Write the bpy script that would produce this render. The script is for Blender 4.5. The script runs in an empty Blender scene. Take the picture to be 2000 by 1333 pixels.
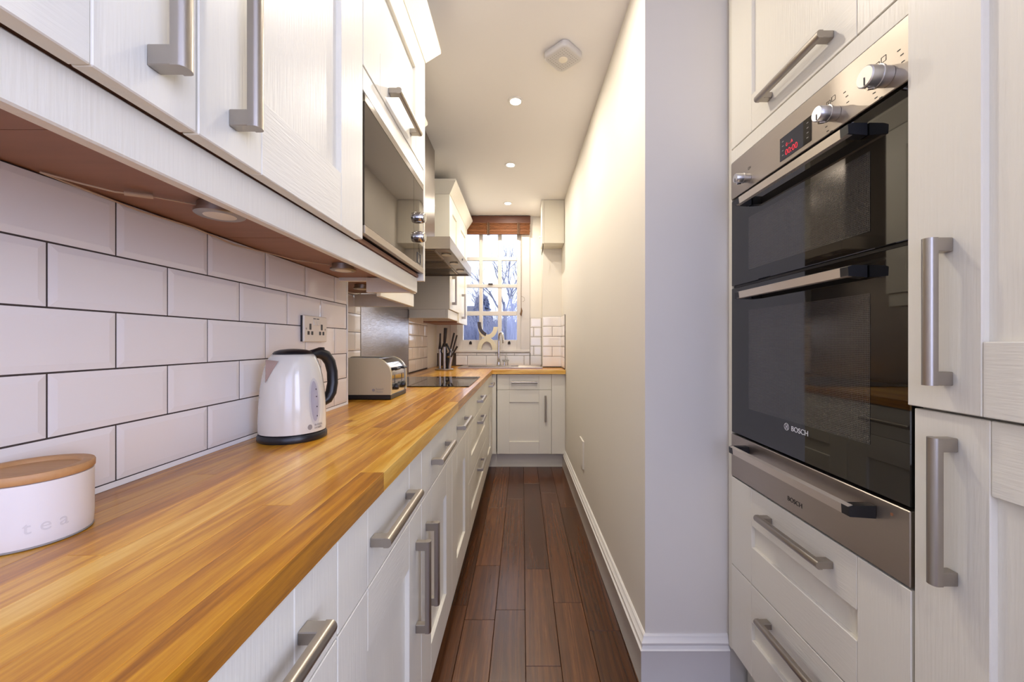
import bpy, bmesh, math, random
from mathutils import Vector, Matrix
random.seed(7)
sc = bpy.context.scene
COL = sc.collection
CAMH = 1.165
FPX = 760.0

def srgb(r, g, b, a=1.0):
    f = lambda c: (c / 255 / 12.92) if c / 255 <= .04045 else ((c / 255 + .055) / 1.055) ** 2.4
    return (f(r), f(g), f(b), a)

# ------------------------------------------------------------------ camera
cam = bpy.data.cameras.new('camera')
cam.sensor_width = 36
cam.lens = 36 * FPX / 2000
cam.shift_x = -20 / 2000
cam.shift_y = 1.5 / 2000
cam.clip_start = .02
cam_o = bpy.data.objects.new('camera', cam)
cam_o.location = (0, 0, CAMH)
cam_o.rotation_euler = (math.pi / 2, 0, 0)
COL.objects.link(cam_o)
sc.camera = cam_o

# ------------------------------------------------------------------ world, daylight, exposure
w = bpy.data.worlds.new('overcast_sky')
sc.world = w
w.use_nodes = True
bg = w.node_tree.nodes['Background']
bg.inputs[0].default_value = (.80, .86, 1.0, 1)
bg.inputs[1].default_value = 1.8
sc.view_settings.view_transform = 'Standard'
sc.view_settings.look = 'None'
sc.view_settings.gamma = 1
sc.view_settings.use_curve_mapping = False
sc.view_settings.exposure = 0.22
sc.cycles.use_denoising = True
sc.cycles.use_adaptive_sampling = True
sc.cycles.max_bounces = 7
sc.cycles.diffuse_bounces = 4
sc.cycles.glossy_bounces = 4
sc.cycles.transparent_max_bounces = 6
sc.cycles.caustics_reflective = False
sc.cycles.caustics_refractive = False
sc.cycles.sample_clamp_indirect = 4.0
sc.cycles.adaptive_threshold = .08
sc.cycles.adaptive_min_samples = 24

def area(name, loc, rot, sx, sy, energy, color):
    l = bpy.data.lights.new(name, 'AREA')
    l.shape = 'RECTANGLE'
    l.size = sx
    l.size_y = sy
    l.energy = energy
    l.color = color
    o = bpy.data.objects.new(name, l)
    o.location = loc
    o.rotation_euler = rot
    COL.objects.link(o)
    return o
# daylight entering by the window in the wall behind the camera, and by the window over the sink
area('daylight_rear_window', (.25, -1.93, 1.55), (math.radians(90), 0, 0), 1.3, 1.5, 17, (.40, .47, 1.0))
area('added_side_light', (1.33, -1.0, 1.5), (math.radians(90), 0, math.radians(90)), 1.1, 1.3, 30, (.60, .67, 1.0))  # added unseen side light, brightens the near left tiles and doors
area('daylight_sink_window', (-.30, 4.30, 1.70), (math.radians(-90), 0, 0), .7, 1.1, 2.5, (.80, .86, 1.0))
LAMP_W = 6.2
LAMP_COL = (1.0, .91, .79)

# ------------------------------------------------------------------ materials
def nodes(name):
    m = bpy.data.materials.new(name)
    m.use_nodes = True
    nt = m.node_tree
    return m, nt, nt.nodes['Principled BSDF']

def N(nt, t, **kw):
    n = nt.nodes.new(t)
    for k, v in kw.items():
        setattr(n, k, v)
    return n

def plain(name, col, rough=.5, metal=0, spec=.5, coat=0, noise=0, nscale=30, bump=0, bscale=200, aniso=0, stretch=(1, 1, 1)):
    m, nt, p = nodes(name)
    p.inputs['Base Color'].default_value = col
    p.inputs['Roughness'].default_value = rough
    p.inputs['Metallic'].default_value = metal
    p.inputs['Specular IOR Level'].default_value = spec
    p.inputs['Coat Weight'].default_value = coat
    p.inputs['Coat Roughness'].default_value = .08
    p.inputs['Anisotropic'].default_value = aniso
    tc = N(nt, 'ShaderNodeTexCoord')
    mp = N(nt, 'ShaderNodeMapping')
    mp.inputs['Scale'].default_value = stretch
    nt.links.new(tc.outputs['Object'], mp.inputs['Vector'])
    if noise:
        t = N(nt, 'ShaderNodeTexNoise')
        t.inputs['Scale'].default_value = nscale
        t.inputs['Detail'].default_value = 4
        nt.links.new(mp.outputs[0], t.inputs['Vector'])
        mx = N(nt, 'ShaderNodeMix', data_type='RGBA')
        nt.links.new(t.outputs['Fac'], mx.inputs['Factor'])
        mx.inputs['A'].default_value = tuple(c * (1 - noise) for c in col[:3]) + (1,)
        mx.inputs['B'].default_value = tuple(min(1, c * (1 + noise)) for c in col[:3]) + (1,)
        nt.links.new(mx.outputs['Result'], p.inputs['Base Color'])
    if bump:
        t = N(nt, 'ShaderNodeTexNoise')
        t.inputs['Scale'].default_value = bscale
        t.inputs['Detail'].default_value = 3
        nt.links.new(mp.outputs[0], t.inputs['Vector'])
        b = N(nt, 'ShaderNodeBump')
        b.inputs['Strength'].default_value = bump
        b.inputs['Distance'].default_value = .001
        nt.links.new(t.outputs['Fac'], b.inputs['Height'])
        nt.links.new(b.outputs[0], p.inputs['Normal'])
    return m

def wood(name, stops, along, across, rough=.35, coat=0, rnd=.5, bump=.15, grain=.5, ring=1.0, ramp=.10, stretch=.06):
    """plank material: tone from Object Info random, streaks along the given axis, cathedral rings"""
    m, nt, p = nodes(name)
    L = nt.links.new
    tc = N(nt, 'ShaderNodeTexCoord')
    oi = N(nt, 'ShaderNodeObjectInfo')
    sc_ = N(nt, 'ShaderNodeVectorMath', operation='SCALE')
    sc_.inputs[0].default_value = (37.0, 91.0, 13.0)
    L(oi.outputs['Random'], sc_.inputs['Scale'])
    ad = N(nt, 'ShaderNodeVectorMath', operation='ADD')
    L(tc.outputs['Object'], ad.inputs[0])
    L(sc_.outputs[0], ad.inputs[1])
    mp = N(nt, 'ShaderNodeMapping')
    s = [across, across, across]
    s['XYZ'.index(along)] = across * stretch
    mp.inputs['Scale'].default_value = s
    L(ad.outputs[0], mp.inputs['Vector'])
    n1 = N(nt, 'ShaderNodeTexNoise')
    n1.inputs['Scale'].default_value = .30
    n1.inputs['Detail'].default_value = 2
    n1.inputs['Distortion'].default_value = .6
    L(mp.outputs[0], n1.inputs['Vector'])
    mul = N(nt, 'ShaderNodeMath', operation='MULTIPLY')
    L(n1.outputs['Fac'], mul.inputs[0])
    mul.inputs[1].default_value = 42.0 * ring
    sn = N(nt, 'ShaderNodeMath', operation='SINE')
    L(mul.outputs[0], sn.inputs[0])
    n2 = N(nt, 'ShaderNodeTexNoise')
    n2.inputs['Scale'].default_value = 5.0
    n2.inputs['Detail'].default_value = 5
    n2.inputs['Roughness'].default_value = .7
    L(mp.outputs[0], n2.inputs['Vector'])
    # value = random tone + rings + streaks
    a = N(nt, 'ShaderNodeMath', operation='MULTIPLY_ADD')
    L(sn.outputs[0], a.inputs[0])
    a.inputs[1].default_value = ramp
    a.inputs[2].default_value = .5 - .5 * rnd - .5 * grain
    b = N(nt, 'ShaderNodeMath', operation='MULTIPLY_ADD')
    L(n2.outputs['Fac'], b.inputs[0])
    b.inputs[1].default_value = grain
    L(a.outputs[0], b.inputs[2])
    c = N(nt, 'ShaderNodeMath', operation='MULTIPLY_ADD')
    L(oi.outputs['Random'], c.inputs[0])
    c.inputs[1].default_value = rnd
    L(b.outputs[0], c.inputs[2])
    cr = N(nt, 'ShaderNodeValToRGB')
    el = cr.color_ramp.elements
    while len(el) < len(stops):
        el.new(.5)
    for e, (pos, colr) in zip(el, stops):
        e.position = pos
        e.color = colr
    L(c.outputs[0], cr.inputs[0])
    L(cr.outputs[0], p.inputs['Base Color'])
    p.inputs['Roughness'].default_value = rough
    p.inputs['Coat Weight'].default_value = coat
    p.inputs['Coat Roughness'].default_value = .14
    bp = N(nt, 'ShaderNodeBump')
    bp.inputs['Strength'].default_value = bump
    bp.inputs['Distance'].default_value = .001
    L(n2.outputs['Fac'], bp.inputs['Height'])
    L(bp.outputs[0], p.inputs['Normal'])
    return m

M = {}
M['wall'] = plain('wall_paint', srgb(232, 226, 214), .7, noise=.015, nscale=3)
M['ceil'] = plain('ceiling_paint', srgb(242, 239, 236), .8)
M['winpaint'] = plain('window_paint', srgb(220, 213, 204), .35)
M['white'] = plain('white_gloss_paint', srgb(238, 235, 228), .3)
M['cream'] = plain('cream_woodgrain', srgb(236, 231, 216), .38, bump=.5, bscale=14, stretch=(14, 14, .7))
M['creamh'] = plain('cream_woodgrain_across', srgb(236, 231, 216), .38, bump=.6, bscale=14, stretch=(1.5, 1.5, 18))
M['carcass'] = plain('cream_board', srgb(232, 226, 208), .45)
M['tan'] = plain('walnut_board', srgb(150, 104, 76), .45, noise=.18, nscale=6, stretch=(1, 8, 1))
M['steel'] = plain('satin_nickel', srgb(172, 165, 156), .36, 1.0, bump=.05, bscale=60, stretch=(20, 1, 20))
M['stain'] = plain('brushed_stainless', srgb(182, 172, 160), .40, 1.0, noise=.04, nscale=30, stretch=(1, 1, 30), aniso=.5)
M['hoods'] = plain('hood_stainless', srgb(150, 142, 134), .30, 1.0, noise=.04, nscale=30, stretch=(1, 1, 30), aniso=.5)
M['bar'] = plain('oven_bar_aluminium', srgb(214, 204, 190), .36, .65)
M['lip'] = plain('pouring_lip_steel', srgb(150, 126, 110), .14, 1.0)  # brown tint stands in for wood reflected in the steel
M['splash'] = plain('brushed_splashback', srgb(190, 184, 182), .14, 1.0, bump=.35, bscale=30, stretch=(1, .4, 30))
M['alu'] = plain('satin_aluminium', srgb(215, 213, 210), .32, .9)
M['chrome'] = plain('polished_chrome', srgb(214, 212, 210), .07, 1.0)
M['blackglass'] = plain('black_oven_glass', (.006, .0055, .005, 1), .025, 0, .9, coat=0)
M['mirror'] = plain('grey_mirror_glass', srgb(92, 85, 80), .03, .75, .6)
M['hobglass'] = plain('black_hob_glass', (.004, .004, .004, 1), .03, 0, .8)
M['black'] = plain('black_plastic', (.012, .012, .014, 1), .35)
M['blackm'] = plain('dark_metal', (.03, .028, .027, 1), .35, .6)
M['enamel'] = plain('cream_enamel', srgb(224, 221, 208), .16, 0, .5, coat=.5)
M['toastc'] = plain('cream_toaster_enamel', srgb(188, 178, 150), .25, 0, .5, coat=.3)
M['tin'] = plain('white_matt_tin', srgb(232, 227, 222), .45, bump=.08, bscale=120)
M['tile'] = plain('glazed_tile', srgb(243, 238, 233), .10, 0, .5)
M['grout'] = plain('grout', srgb(70, 60, 54), .9, noise=.1, nscale=40)
M['seal'] = plain('sealant', srgb(236, 232, 228), .4)
M['plasticw'] = plain('white_plastic', srgb(236, 228, 210), .35)
M['alarm'] = plain('white_alarm_plastic', srgb(206, 203, 200), .5)
M['brownv'] = plain('dark_blind_wood', srgb(92, 52, 32), .5, noise=.3, nscale=8, stretch=(1, 1, 12))
M['bamboo'] = plain('woven_bamboo', srgb(126, 76, 38), .6, noise=.5, nscale=14, stretch=(1, 1, 16))
M['tape'] = plain('blind_tape', srgb(92, 66, 44), .8)
M['cord'] = plain('cord', srgb(120, 88, 58), .8)
M['ceramic'] = plain('glazed_cream_ceramic', srgb(236, 224, 190), .3)
M['slate'] = plain('dark_slate_glaze', srgb(70, 62, 66), .4)
M['iron'] = plain('dark_iron', srgb(62, 54, 48), .45, .7)
M['text'] = plain('grey_print', srgb(150, 145, 140), .6)
M['embos'] = plain('embossed_print', srgb(216, 211, 207), .5)
M['textw'] = plain('white_print', srgb(235, 235, 235), .5)
M['textb'] = plain('dark_print', srgb(40, 36, 34), .5)
M['cable'] = plain('pale_cable', srgb(206, 180, 150), .6)
M['beech'] = wood('beech_lid', [(0, srgb(170, 120, 74)), (1, srgb(212, 166, 112))], 'X', 30, .5, rnd=0, grain=.6)
M['stave'] = wood('oiled_oak_stave', [(.0, srgb(134, 78, 16)), (.33, srgb(192, 126, 24)), (.6, srgb(220, 160, 42)), (1, srgb(246, 204, 106))], 'Y', 34, .30, coat=.28, rnd=.5, bump=.05, grain=.75, ring=1.3, ramp=.13)
M['stavex'] = wood('oiled_oak_stave_across', [(.0, srgb(134, 78, 16)), (.33, srgb(192, 126, 24)), (.6, srgb(220, 160, 42)), (1, srgb(246, 204, 106))], 'X', 34, .30, coat=.28, rnd=.5, bump=.05, grain=.75, ring=1.3, ramp=.13)
M['board'] = wood('dark_oak_board', [(.0, srgb(40, 22, 10)), (.4, srgb(76, 43, 20)), (.7, srgb(100, 59, 28)), (1, srgb(140, 88, 46))], 'Y', 40, .27, coat=.10, rnd=.32, bump=.3, grain=.75, ring=1.1, ramp=.10, stretch=.035)
M['subfloor'] = plain('dark_subfloor', srgb(30, 18, 12), .9)
M['bark'] = plain('winter_bark', srgb(128, 132, 158), .9)  # blue cast of the daylight mixed into the bark colour
M['twig'] = plain('winter_twig', srgb(150, 154, 182), .9)  # paler, with the same daylight blue put into the colour
M['ever'] = plain('evergreen', srgb(104, 114, 146), .9, noise=.4, nscale=8)  # foliage and hedge colour carries the cold daylight's blue
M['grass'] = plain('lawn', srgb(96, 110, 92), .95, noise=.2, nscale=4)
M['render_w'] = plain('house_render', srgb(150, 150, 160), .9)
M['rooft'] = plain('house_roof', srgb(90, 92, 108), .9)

def emit(name, col, s):
    m, nt, p = nodes(name)
    p.inputs['Base Color'].default_value = (0, 0, 0, 1)
    p.inputs['Emission Color'].default_value = col
    p.inputs['Emission Strength'].default_value = s
    return m
M['lamp'] = emit('lamp_glow', (1, .93, .8, 1), 30)
M['red'] = emit('red_led', (1, .03, .06, 1), .8)
M['red'].cycles.emission_sampling = 'NONE'

def glassmat(name, tint, refl):
    m, nt, p = nodes(name)
    tr = N(nt, 'ShaderNodeBsdfTransparent')
    tr.inputs[0].default_value = tint
    gl = N(nt, 'ShaderNodeBsdfGlossy')
    gl.inputs['Roughness'].default_value = .02
    mx = N(nt, 'ShaderNodeMixShader')
    mx.inputs[0].default_value = refl
    nt.links.new(tr.outputs[0], mx.inputs[1])
    nt.links.new(gl.outputs[0], mx.inputs[2])
    nt.links.new(mx.outputs[0], nt.nodes['Material Output'].inputs[0])
    return m
M['glass'] = glassmat('window_glass', (.96, .97, 1, 1), .05)
M['clear'] = glassmat('clear_glass', (.93, .94, .94, 1), .14)

def meshdots():
    m, nt, p = nodes('dotted_oven_window')
    tc = N(nt, 'ShaderNodeTexCoord')
    v = N(nt, 'ShaderNodeTexVoronoi')
    v.inputs['Scale'].default_value = 260
    v.inputs['Randomness'].default_value = 0
    nt.links.new(tc.outputs['Object'], v.inputs['Vector'])
    cr = N(nt, 'ShaderNodeValToRGB')
    cr.color_ramp.elements[0].position = .30
    cr.color_ramp.elements[0].color = (.012, .011, .010, 1)
    cr.color_ramp.elements[1].position = .42
    cr.color_ramp.elements[1].color = (.055, .052, .048, 1)
    nt.links.new(v.outputs['Distance'], cr.inputs[0])
    nt.links.new(cr.outputs[0], p.inputs['Base Color'])
    p.inputs['Roughness'].default_value = .04
    p.inputs['Specular IOR Level'].default_value = .9
    return m
M['dots'] = meshdots()

# ------------------------------------------------------------------ mesh helpers
class MB:
    def __init__(s):
        s.v = []
        s.f = []

    def add(s, vs, fs):
        o = len(s.v)
        s.v += [tuple(p) for p in vs]
        s.f += [tuple(i + o for i in f) for f in fs]
        return s

    def box(s, x0, x1, y0, y1, z0, z1, b=0):
        x0, x1 = min(x0, x1), max(x0, x1)
        y0, y1 = min(y0, y1), max(y0, y1)
        z0, z1 = min(z0, z1), max(z0, z1)
        if b <= 0:
            vs = [(x, y, z) for x in (x0, x1) for y in (y0, y1) for z in (z0, z1)]
            return s.add(vs, [(0, 1, 3, 2), (4, 6, 7, 5), (0, 4, 5, 1), (2, 3, 7, 6), (0, 2, 6, 4), (1, 5, 7, 3)])
        b = min(b, (x1 - x0) * .45, (y1 - y0) * .45, (z1 - z0) * .45)
        vs, ix = [], {}
        for i, x in enumerate((x0, x1)):
            for j, y in enumerate((y0, y1)):
                for k, z in enumerate((z0, z1)):
                    ix_, iy_, iz_ = (b if i == 0 else -b), (b if j == 0 else -b), (b if k == 0 else -b)
                    ix[i, j, k] = len(vs)
                    vs += [(x, y + iy_, z + iz_), (x + ix_, y, z + iz_), (x + ix_, y + iy_, z)]
        q = lambda i, j, k, a: ix[i, j, k] + a
        fs = []
        for i in (0, 1):
            fs.append((q(i, 0, 0, 0), q(i, 1, 0, 0), q(i, 1, 1, 0), q(i, 0, 1, 0)))
            fs.append((q(0, i, 0, 1), q(1, i, 0, 1), q(1, i, 1, 1), q(0, i, 1, 1)))
            fs.append((q(0, 0, i, 2), q(1, 0, i, 2), q(1, 1, i, 2), q(0, 1, i, 2)))
            for j in (0, 1):
                fs.append((q(i, j, 0, 0), q(i, j, 1, 0), q(i, j, 1, 1), q(i, j, 0, 1)))
                fs.append((q(i, 0, j, 0), q(i, 1, j, 0), q(i, 1, j, 2), q(i, 0, j, 2)))
                fs.append((q(0, i, j, 1), q(1, i, j, 1), q(1, i, j, 2), q(0, i, j, 2)))
                for k in (0, 1):
                    fs.append((q(i, j, k, 0), q(i, j, k, 1), q(i, j, k, 2)))
        return s.add(vs, fs)

    def path(s, pts, r, n=10, cap=True, flat=1.0, up=None):
        pts = [Vector(p) for p in pts]
        rs = r if isinstance(r, (list, tuple)) else [r] * len(pts)
        vs, fs = [], []
        a = None
        for i, p in enumerate(pts):
            d = (pts[min(i + 1, len(pts) - 1)] - pts[max(i - 1, 0)]).normalized()
            if a is None:
                a = Vector(up) if up else (Vector((0, 0, 1)) if abs(d.z) < .9 else Vector((1, 0, 0)))
            a = (a - d * a.dot(d)).normalized()
            b = d.cross(a)
            for k in range(n):
                t = 2 * math.pi * k / n
                vs.append(p + a * math.cos(t) * rs[i] + b * math.sin(t) * rs[i] * flat)
        for i in range(len(pts) - 1):
            for k in range(n):
                fs.append((i * n + k, i * n + (k + 1) % n, (i + 1) * n + (k + 1) % n, (i + 1) * n + k))
        if cap:
            fs.append(tuple(range(n))[::-1])
            fs.append(tuple((len(pts) - 1) * n + k for k in range(n)))
        return s.add(vs, fs)

    def cyl(s, p0, p1, r, n=20, r1=None):
        return s.path([p0, p1], [r, r if r1 is None else r1], n)

    def lathe(s, c, prof, n=40, axis='Z'):
        vs, fs = [], []
        for r, z in prof:
            for k in range(n):
                t = 2 * math.pi * k / n
                x, y = r * math.cos(t), r * math.sin(t)
                d = {'Z': (x, y, z), 'X': (z, x, y), 'Y': (x, z, y)}[axis]
                vs.append((c[0] + d[0], c[1] + d[1], c[2] + d[2]))
        for i in range(len(prof) - 1):
            for k in range(n):
                fs.append((i * n + k, i * n + (k + 1) % n, (i + 1) * n + (k + 1) % n, (i + 1) * n + k))
        fs.append(tuple(range(n))[::-1])
        fs.append(tuple((len(prof) - 1) * n + k for k in range(n)))
        return s.add(vs, fs)

    def prism(s, poly, axis, a0, a1):
        """poly: 2-D points in the two other axes (XYZ order)"""
        def p3(p, a):
            return {'X': (a, p[0], p[1]), 'Y': (p[0], a, p[1]), 'Z': (p[0], p[1], a)}[axis]
        n = len(poly)
        vs = [p3(p, a0) for p in poly] + [p3(p, a1) for p in poly]
        fs = [tuple(range(n))[::-1], tuple(range(n, 2 * n))] + [(i, (i + 1) % n, n + (i + 1) % n, n + i) for i in range(n)]
        return s.add(vs, fs)

    def sweep(s, path, prof):
        """mitred moulding: path = plan points, prof = (out, z) closed polygon; out = to the right of travel"""
        n, k = len(path), len(prof)
        vs = []
        for i in range(n):
            p = Vector(path[i])
            d0 = (p - Vector(path[i - 1])).normalized() if i else None
            d1 = (Vector(path[i + 1]) - p).normalized() if i < n - 1 else None
            n0 = Vector((d0.y, -d0.x)) if d0 else None
            n1 = Vector((d1.y, -d1.x)) if d1 else None
            if n0 and n1:
                m = (n0 + n1)
                m = m / m.dot(n0)
            else:
                m = n0 or n1
            vs += [(p.x + m.x * o, p.y + m.y * o, z) for o, z in prof]
        fs = [tuple(range(k)), tuple((n - 1) * k + j for j in range(k))[::-1]]
        for i in range(n - 1):
            for j in range(k):
                fs.append((i * k + j, i * k + (j + 1) % k, (i + 1) * k + (j + 1) % k, (i + 1) * k + j))
        return s.add(vs, fs)

def to_mesh(name, mb, mat, smooth=None):
    me = bpy.data.meshes.new(name)
    me.from_pydata([tuple(v) for v in mb.v], [], mb.f)
    bm = bmesh.new()
    bm.from_mesh(me)
    bmesh.ops.recalc_face_normals(bm, faces=bm.faces)
    bm.to_mesh(me)
    bm.free()
    me.materials.append(M[mat])
    if smooth:
        for p in me.polygons:
            p.use_smooth = True
        me.set_sharp_from_angle(angle=math.radians(smooth))
    return me

def wloc(o):
    v = Vector((0, 0, 0))
    while o:
        v += o.location
        o = o.parent
    return v

def tag(o, label=None, cat=None, group=None, kind=None):
    for k, v in (('label', label), ('category', cat), ('group', group), ('kind', kind)):
        if v:
            o[k] = v
    return o

def thing(name, loc, label, cat, group=None, rz=0):
    o = bpy.data.objects.new(name, None)
    COL.objects.link(o)
    o.location = loc
    o.rotation_euler.z = rz
    o.empty_display_size = .05
    return tag(o, label, cat, group)

def part(name, mb, mat, parent, smooth=None, local=False, label=None):
    """mesh with world coordinates (local=True: already in the parent's frame)"""
    if parent and not local:
        off = wloc(parent)
        mb.v = [(x - off.x, y - off.y, z - off.z) for x, y, z in mb.v]
    o = bpy.data.objects.new(name, to_mesh(name, mb, mat, smooth))
    COL.objects.link(o)
    o.parent = parent
    if label:
        o['label'] = label
    return o

def solo(name, mb, mat, label, cat, group=None, smooth=None):
    vs = [Vector(v) for v in mb.v]
    lo = Vector([min(v[i] for v in vs) for i in range(3)])
    hi = Vector([max(v[i] for v in vs) for i in range(3)])
    c = Vector(((lo.x + hi.x) / 2, (lo.y + hi.y) / 2, lo.z))
    mb.v = [tuple(v - c) for v in vs]
    o = bpy.data.objects.new(name, to_mesh(name, mb, mat, smooth))
    o.location = c
    COL.objects.link(o)
    return tag(o, label, cat, group)

def struct(name, mb, mat, smooth=None):
    o = bpy.data.objects.new(name, to_mesh(name, mb, mat, smooth))
    COL.objects.link(o)
    return tag(o, kind='structure')

def text(name, s, size, origin, xdir, ydir, mat, parent, extrude=.0003, warp=None, align='CENTER', label=None):
    cu = bpy.data.curves.new(name, 'FONT')
    cu.body = s
    cu.size = size
    cu.align_x = align
    cu.extrude = extrude
    tmp = bpy.data.objects.new(name, cu)
    COL.objects.link(tmp)
    bpy.context.view_layer.update()
    me = bpy.data.meshes.new_from_object(tmp.evaluated_get(bpy.context.evaluated_depsgraph_get()))
    bpy.data.objects.remove(tmp)
    xd, yd = Vector(xdir), Vector(ydir)
    nd = xd.cross(yd)
    off = wloc(parent)
    for v in me.vertices:
        if warp:
            v.co = Vector(warp(v.co.x, v.co.y, v.co.z)) - off
        else:
            v.co = Vector(origin) + xd * v.co.x + yd * v.co.y + nd * v.co.z - off
    me.materials.clear()
    me.materials.append(M[mat])
    o = bpy.data.objects.new(name, me)
    COL.objects.link(o)
    o.parent = parent
    if label:
        o['label'] = label
    return o

# facing frames: (u along the run, w out of the face, z up) -> world box
def FR(kind, face):
    if kind == 'L':      # left run, doors face +X, u = Y
        return lambda mb, u0, u1, w0, w1, z0, z1, b=0: mb.box(face + w0, face + w1, u0, u1, z0, z1, b)
    if kind == 'R':      # right run, doors face -X, u = Y
        return lambda mb, u0, u1, w0, w1, z0, z1, b=0: mb.box(face - w0, face - w1, u0, u1, z0, z1, b)
    return lambda mb, u0, u1, w0, w1, z0, z1, b=0: mb.box(u0, u1, face - w0, face - w1, z0, z1, b)   # 'B': faces -Y, u = X

def pt(kind, face, u, w_, z):
    return {'L': (face + w_, u, z), 'R': (face - w_, u, z), 'B': (u, face - w_, z)}[kind]

TH = .020
def front(name, kind, face, u0, u1, z0, z1, parent, st=.112, panel=True):
    """shaker front whose outer face lies at `face`; slim ones have flush middles with fine joints"""
    B = FR(kind, face)
    g = .0015
    u0, u1, z0, z1 = u0 + g, u1 - g, z0 + g, z1 - g
    mb = MB()
    B(mb, u0, u0 + st, -TH, 0, z0, z1, .0014)
    B(mb, u1 - st, u1, -TH, 0, z0, z1, .0014)
    if z1 - z0 < .2 or not panel:
        B(mb, u0 + st + .0006, u1 - st - .0006, -TH, -.0003, z0, z1, .0012)
    else:
        B(mb, u0 + st - .002, u1 - st + .002, -TH, -.011, z0 + st - .002, z1 - st + .002)
        nf = len(mb.f)
        B(mb, u0 + st + .0007, u1 - st - .0007, -TH, 0, z0, z0 + st, .0012)
        B(mb, u0 + st + .0007, u1 - st - .0007, -TH, 0, z1 - st, z1, .0012)
        o = part(name, mb, 'cream', parent)
        o.data.materials.append(M['creamh'])
        for p in o.data.polygons[nf:]:
            p.material_index = 1
        return o
    return part(name, mb, 'cream', parent)

HL = .236
def handle(kind, face, u, z, parent, vertical):
    """satin bar handle centred at (u, z)"""
    mb = MB()
    B = FR(kind, face)
    h = HL / 2
    for e in (-1, 1):
        c = e * (h - .0112)
        if vertical:
            B(mb, u - .0082, u + .0082, 0, .0255, z + c - .011, z + c + .011, .0012)
        else:
            B(mb, u + c - .011, u + c + .011, 0, .0255, z - .0082, z + .0082, .0012)
    prof = [(-.0088, .0245), (-.0088, .032)] + [(.0088 * math.sin(a), .032 + .0068 * math.cos(a)) for a in [math.pi * (-.5 + k / 8) for k in range(1, 8)]] + [(.0088, .032), (.0088, .0245)]
    vs = [pt(kind, face, u + a, o, z + e * h) if vertical else pt(kind, face, u + e * h, o, z + a) for e in (-1, 1) for a, o in prof]
    n = len(prof)
    mb.add(vs, [tuple(range(n)), tuple(range(n, 2 * n))] + [(k, (k + 1) % n, n + (k + 1) % n, n + k) for k in range(n)])
    return part('handle', mb, 'steel', parent, smooth=35, label='satin nickel bar handle')

# ------------------------------------------------------------------ room shell
CEIL = 2.49
YB = 4.12            # wall with the window
XN = -.725           # left wall, near stretch (tiles stand 8 mm proud)
XF = -.908           # left wall, set-back stretch
YS = 1.593           # where the left wall steps back
RX0, RY0 = .420, 1.33
RX1 = .388           # right wall at the back
def rx(y):
    return RX0 + (RX1 - RX0) * (y - RY0) / (YB - RY0)

mb = MB()
mb.box(-1.2, XN, -2.0, YS, 0, CEIL)
mb.box(-1.2, XF, YS, YB + .3, 0, CEIL)
wall_left = struct('wall_left', mb, 'wall')
mb = MB()
mb.prism([(RX0, RY0), (1.6, RY0), (1.6, YB + .3), (RX1, YB + .3), (RX1, YB)], 'Z', 0, CEIL)
mb.box(1.36, 1.6, -2.0, -1.6, 0, CEIL).box(1.36, 1.6, -.4, RY0, 0, CEIL)
mb.box(1.36, 1.6, -1.6, -.4, 0, .8).box(1.36, 1.6, -1.6, -.4, 2.2, CEIL)  # opening added around the unseen side light
wall_right = struct('wall_right', mb, 'wall')
WX0, WX1, WZ0, WZ1 = -.76, .080, 1.051, 2.475
mb = MB()
mb.box(XF, WX0, YB, YB + .3, 0, CEIL)
mb.box(WX1, .6, YB, YB + .3, 0, CEIL)
mb.box(WX0, WX1, YB, YB + .3, 0, WZ0)
mb.box(WX0, WX1, YB, YB + .3, WZ1, CEIL)
wall_back = struct('wall_back', mb, 'wall')
wall_corner = struct('wall_corner', MB().box(.205, RX1 + .02, 3.858, YB - .0005, 0, CEIL), 'wall')
mb = MB()
mb.box(-.73, -.45, -2.2, -2.0, 0, CEIL)
mb.box(.95, 1.4, -2.2, -2.0, 0, CEIL)
mb.box(-.45, .95, -2.2, -2.0, 0, .75)
mb.box(-.45, .95, -2.2, -2.0, 2.35, CEIL)
struct('wall_rear', mb, 'wall')
struct('ceiling', MB().box(-1.2, 1.6, -2.2, YB + .3, CEIL, CEIL + .12), 'ceil')
floor = struct('floor', MB().box(-1.2, 1.6, -2.2, YB + .3, -.08, -.016), 'subfloor')

# floor boards, one by one
BW = .1275
cuts = {0: [3.196, 1.994, 1.397], -1: [2.884, 1.69], -2: [2.026, 1.63], -3: [1.72, 2.9], 1: [1.737, 3.0], 2: [1.568, 2.74], 3: [1.325, 2.3]}
for c in range(-4, 6):
    xa = .0123 + c * BW
    xb = xa + BW
    yend = 3.78 if c < 3 else (3.78 if c == 3 else 1.325)
    ys = sorted(cuts.get(c, [])) 
    y = -2.0
    lst = [-2.0]
    first = ys[0] if ys else yend
    while first - lst[-1] > 1.3:
        lst.append(lst[-1] + random.uniform(.5, 1.0))
    lst += ys
    while yend - lst[-1] > 1.5:
        lst.append(lst[-1] + random.uniform(.6, 1.1))
    lst.append(yend)
    xb2 = xb
    for a, b in zip(lst, lst[1:]):
        x1 = xb2
        if b > RY0 and c >= 3:   # stop at the right wall
            x1 = min(xb2, .405)
            if x1 - xa < .01:
                continue
        part('floor_board', MB().box(xa + .0007, x1 - .0007, a + .0007, b - .0007, -.0155, 0, .0012), 'board', floor)

# skirting: right wall and its end
SK = [(0, 0), (.020, 0), (.020, .120), (.022, .124), (.017, .128), (.014, .136), (.017, .142), (.018, .147), (.010, .156), (.008, .164), (.003, .169), (0, .169)]
mb = MB().sweep([(rx(3.62), 3.62), (RX0, RY0), (.700, RY0)], [(o, z) for o, z in SK])
struct('baseboard_right', mb, 'white', smooth=30)

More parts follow.
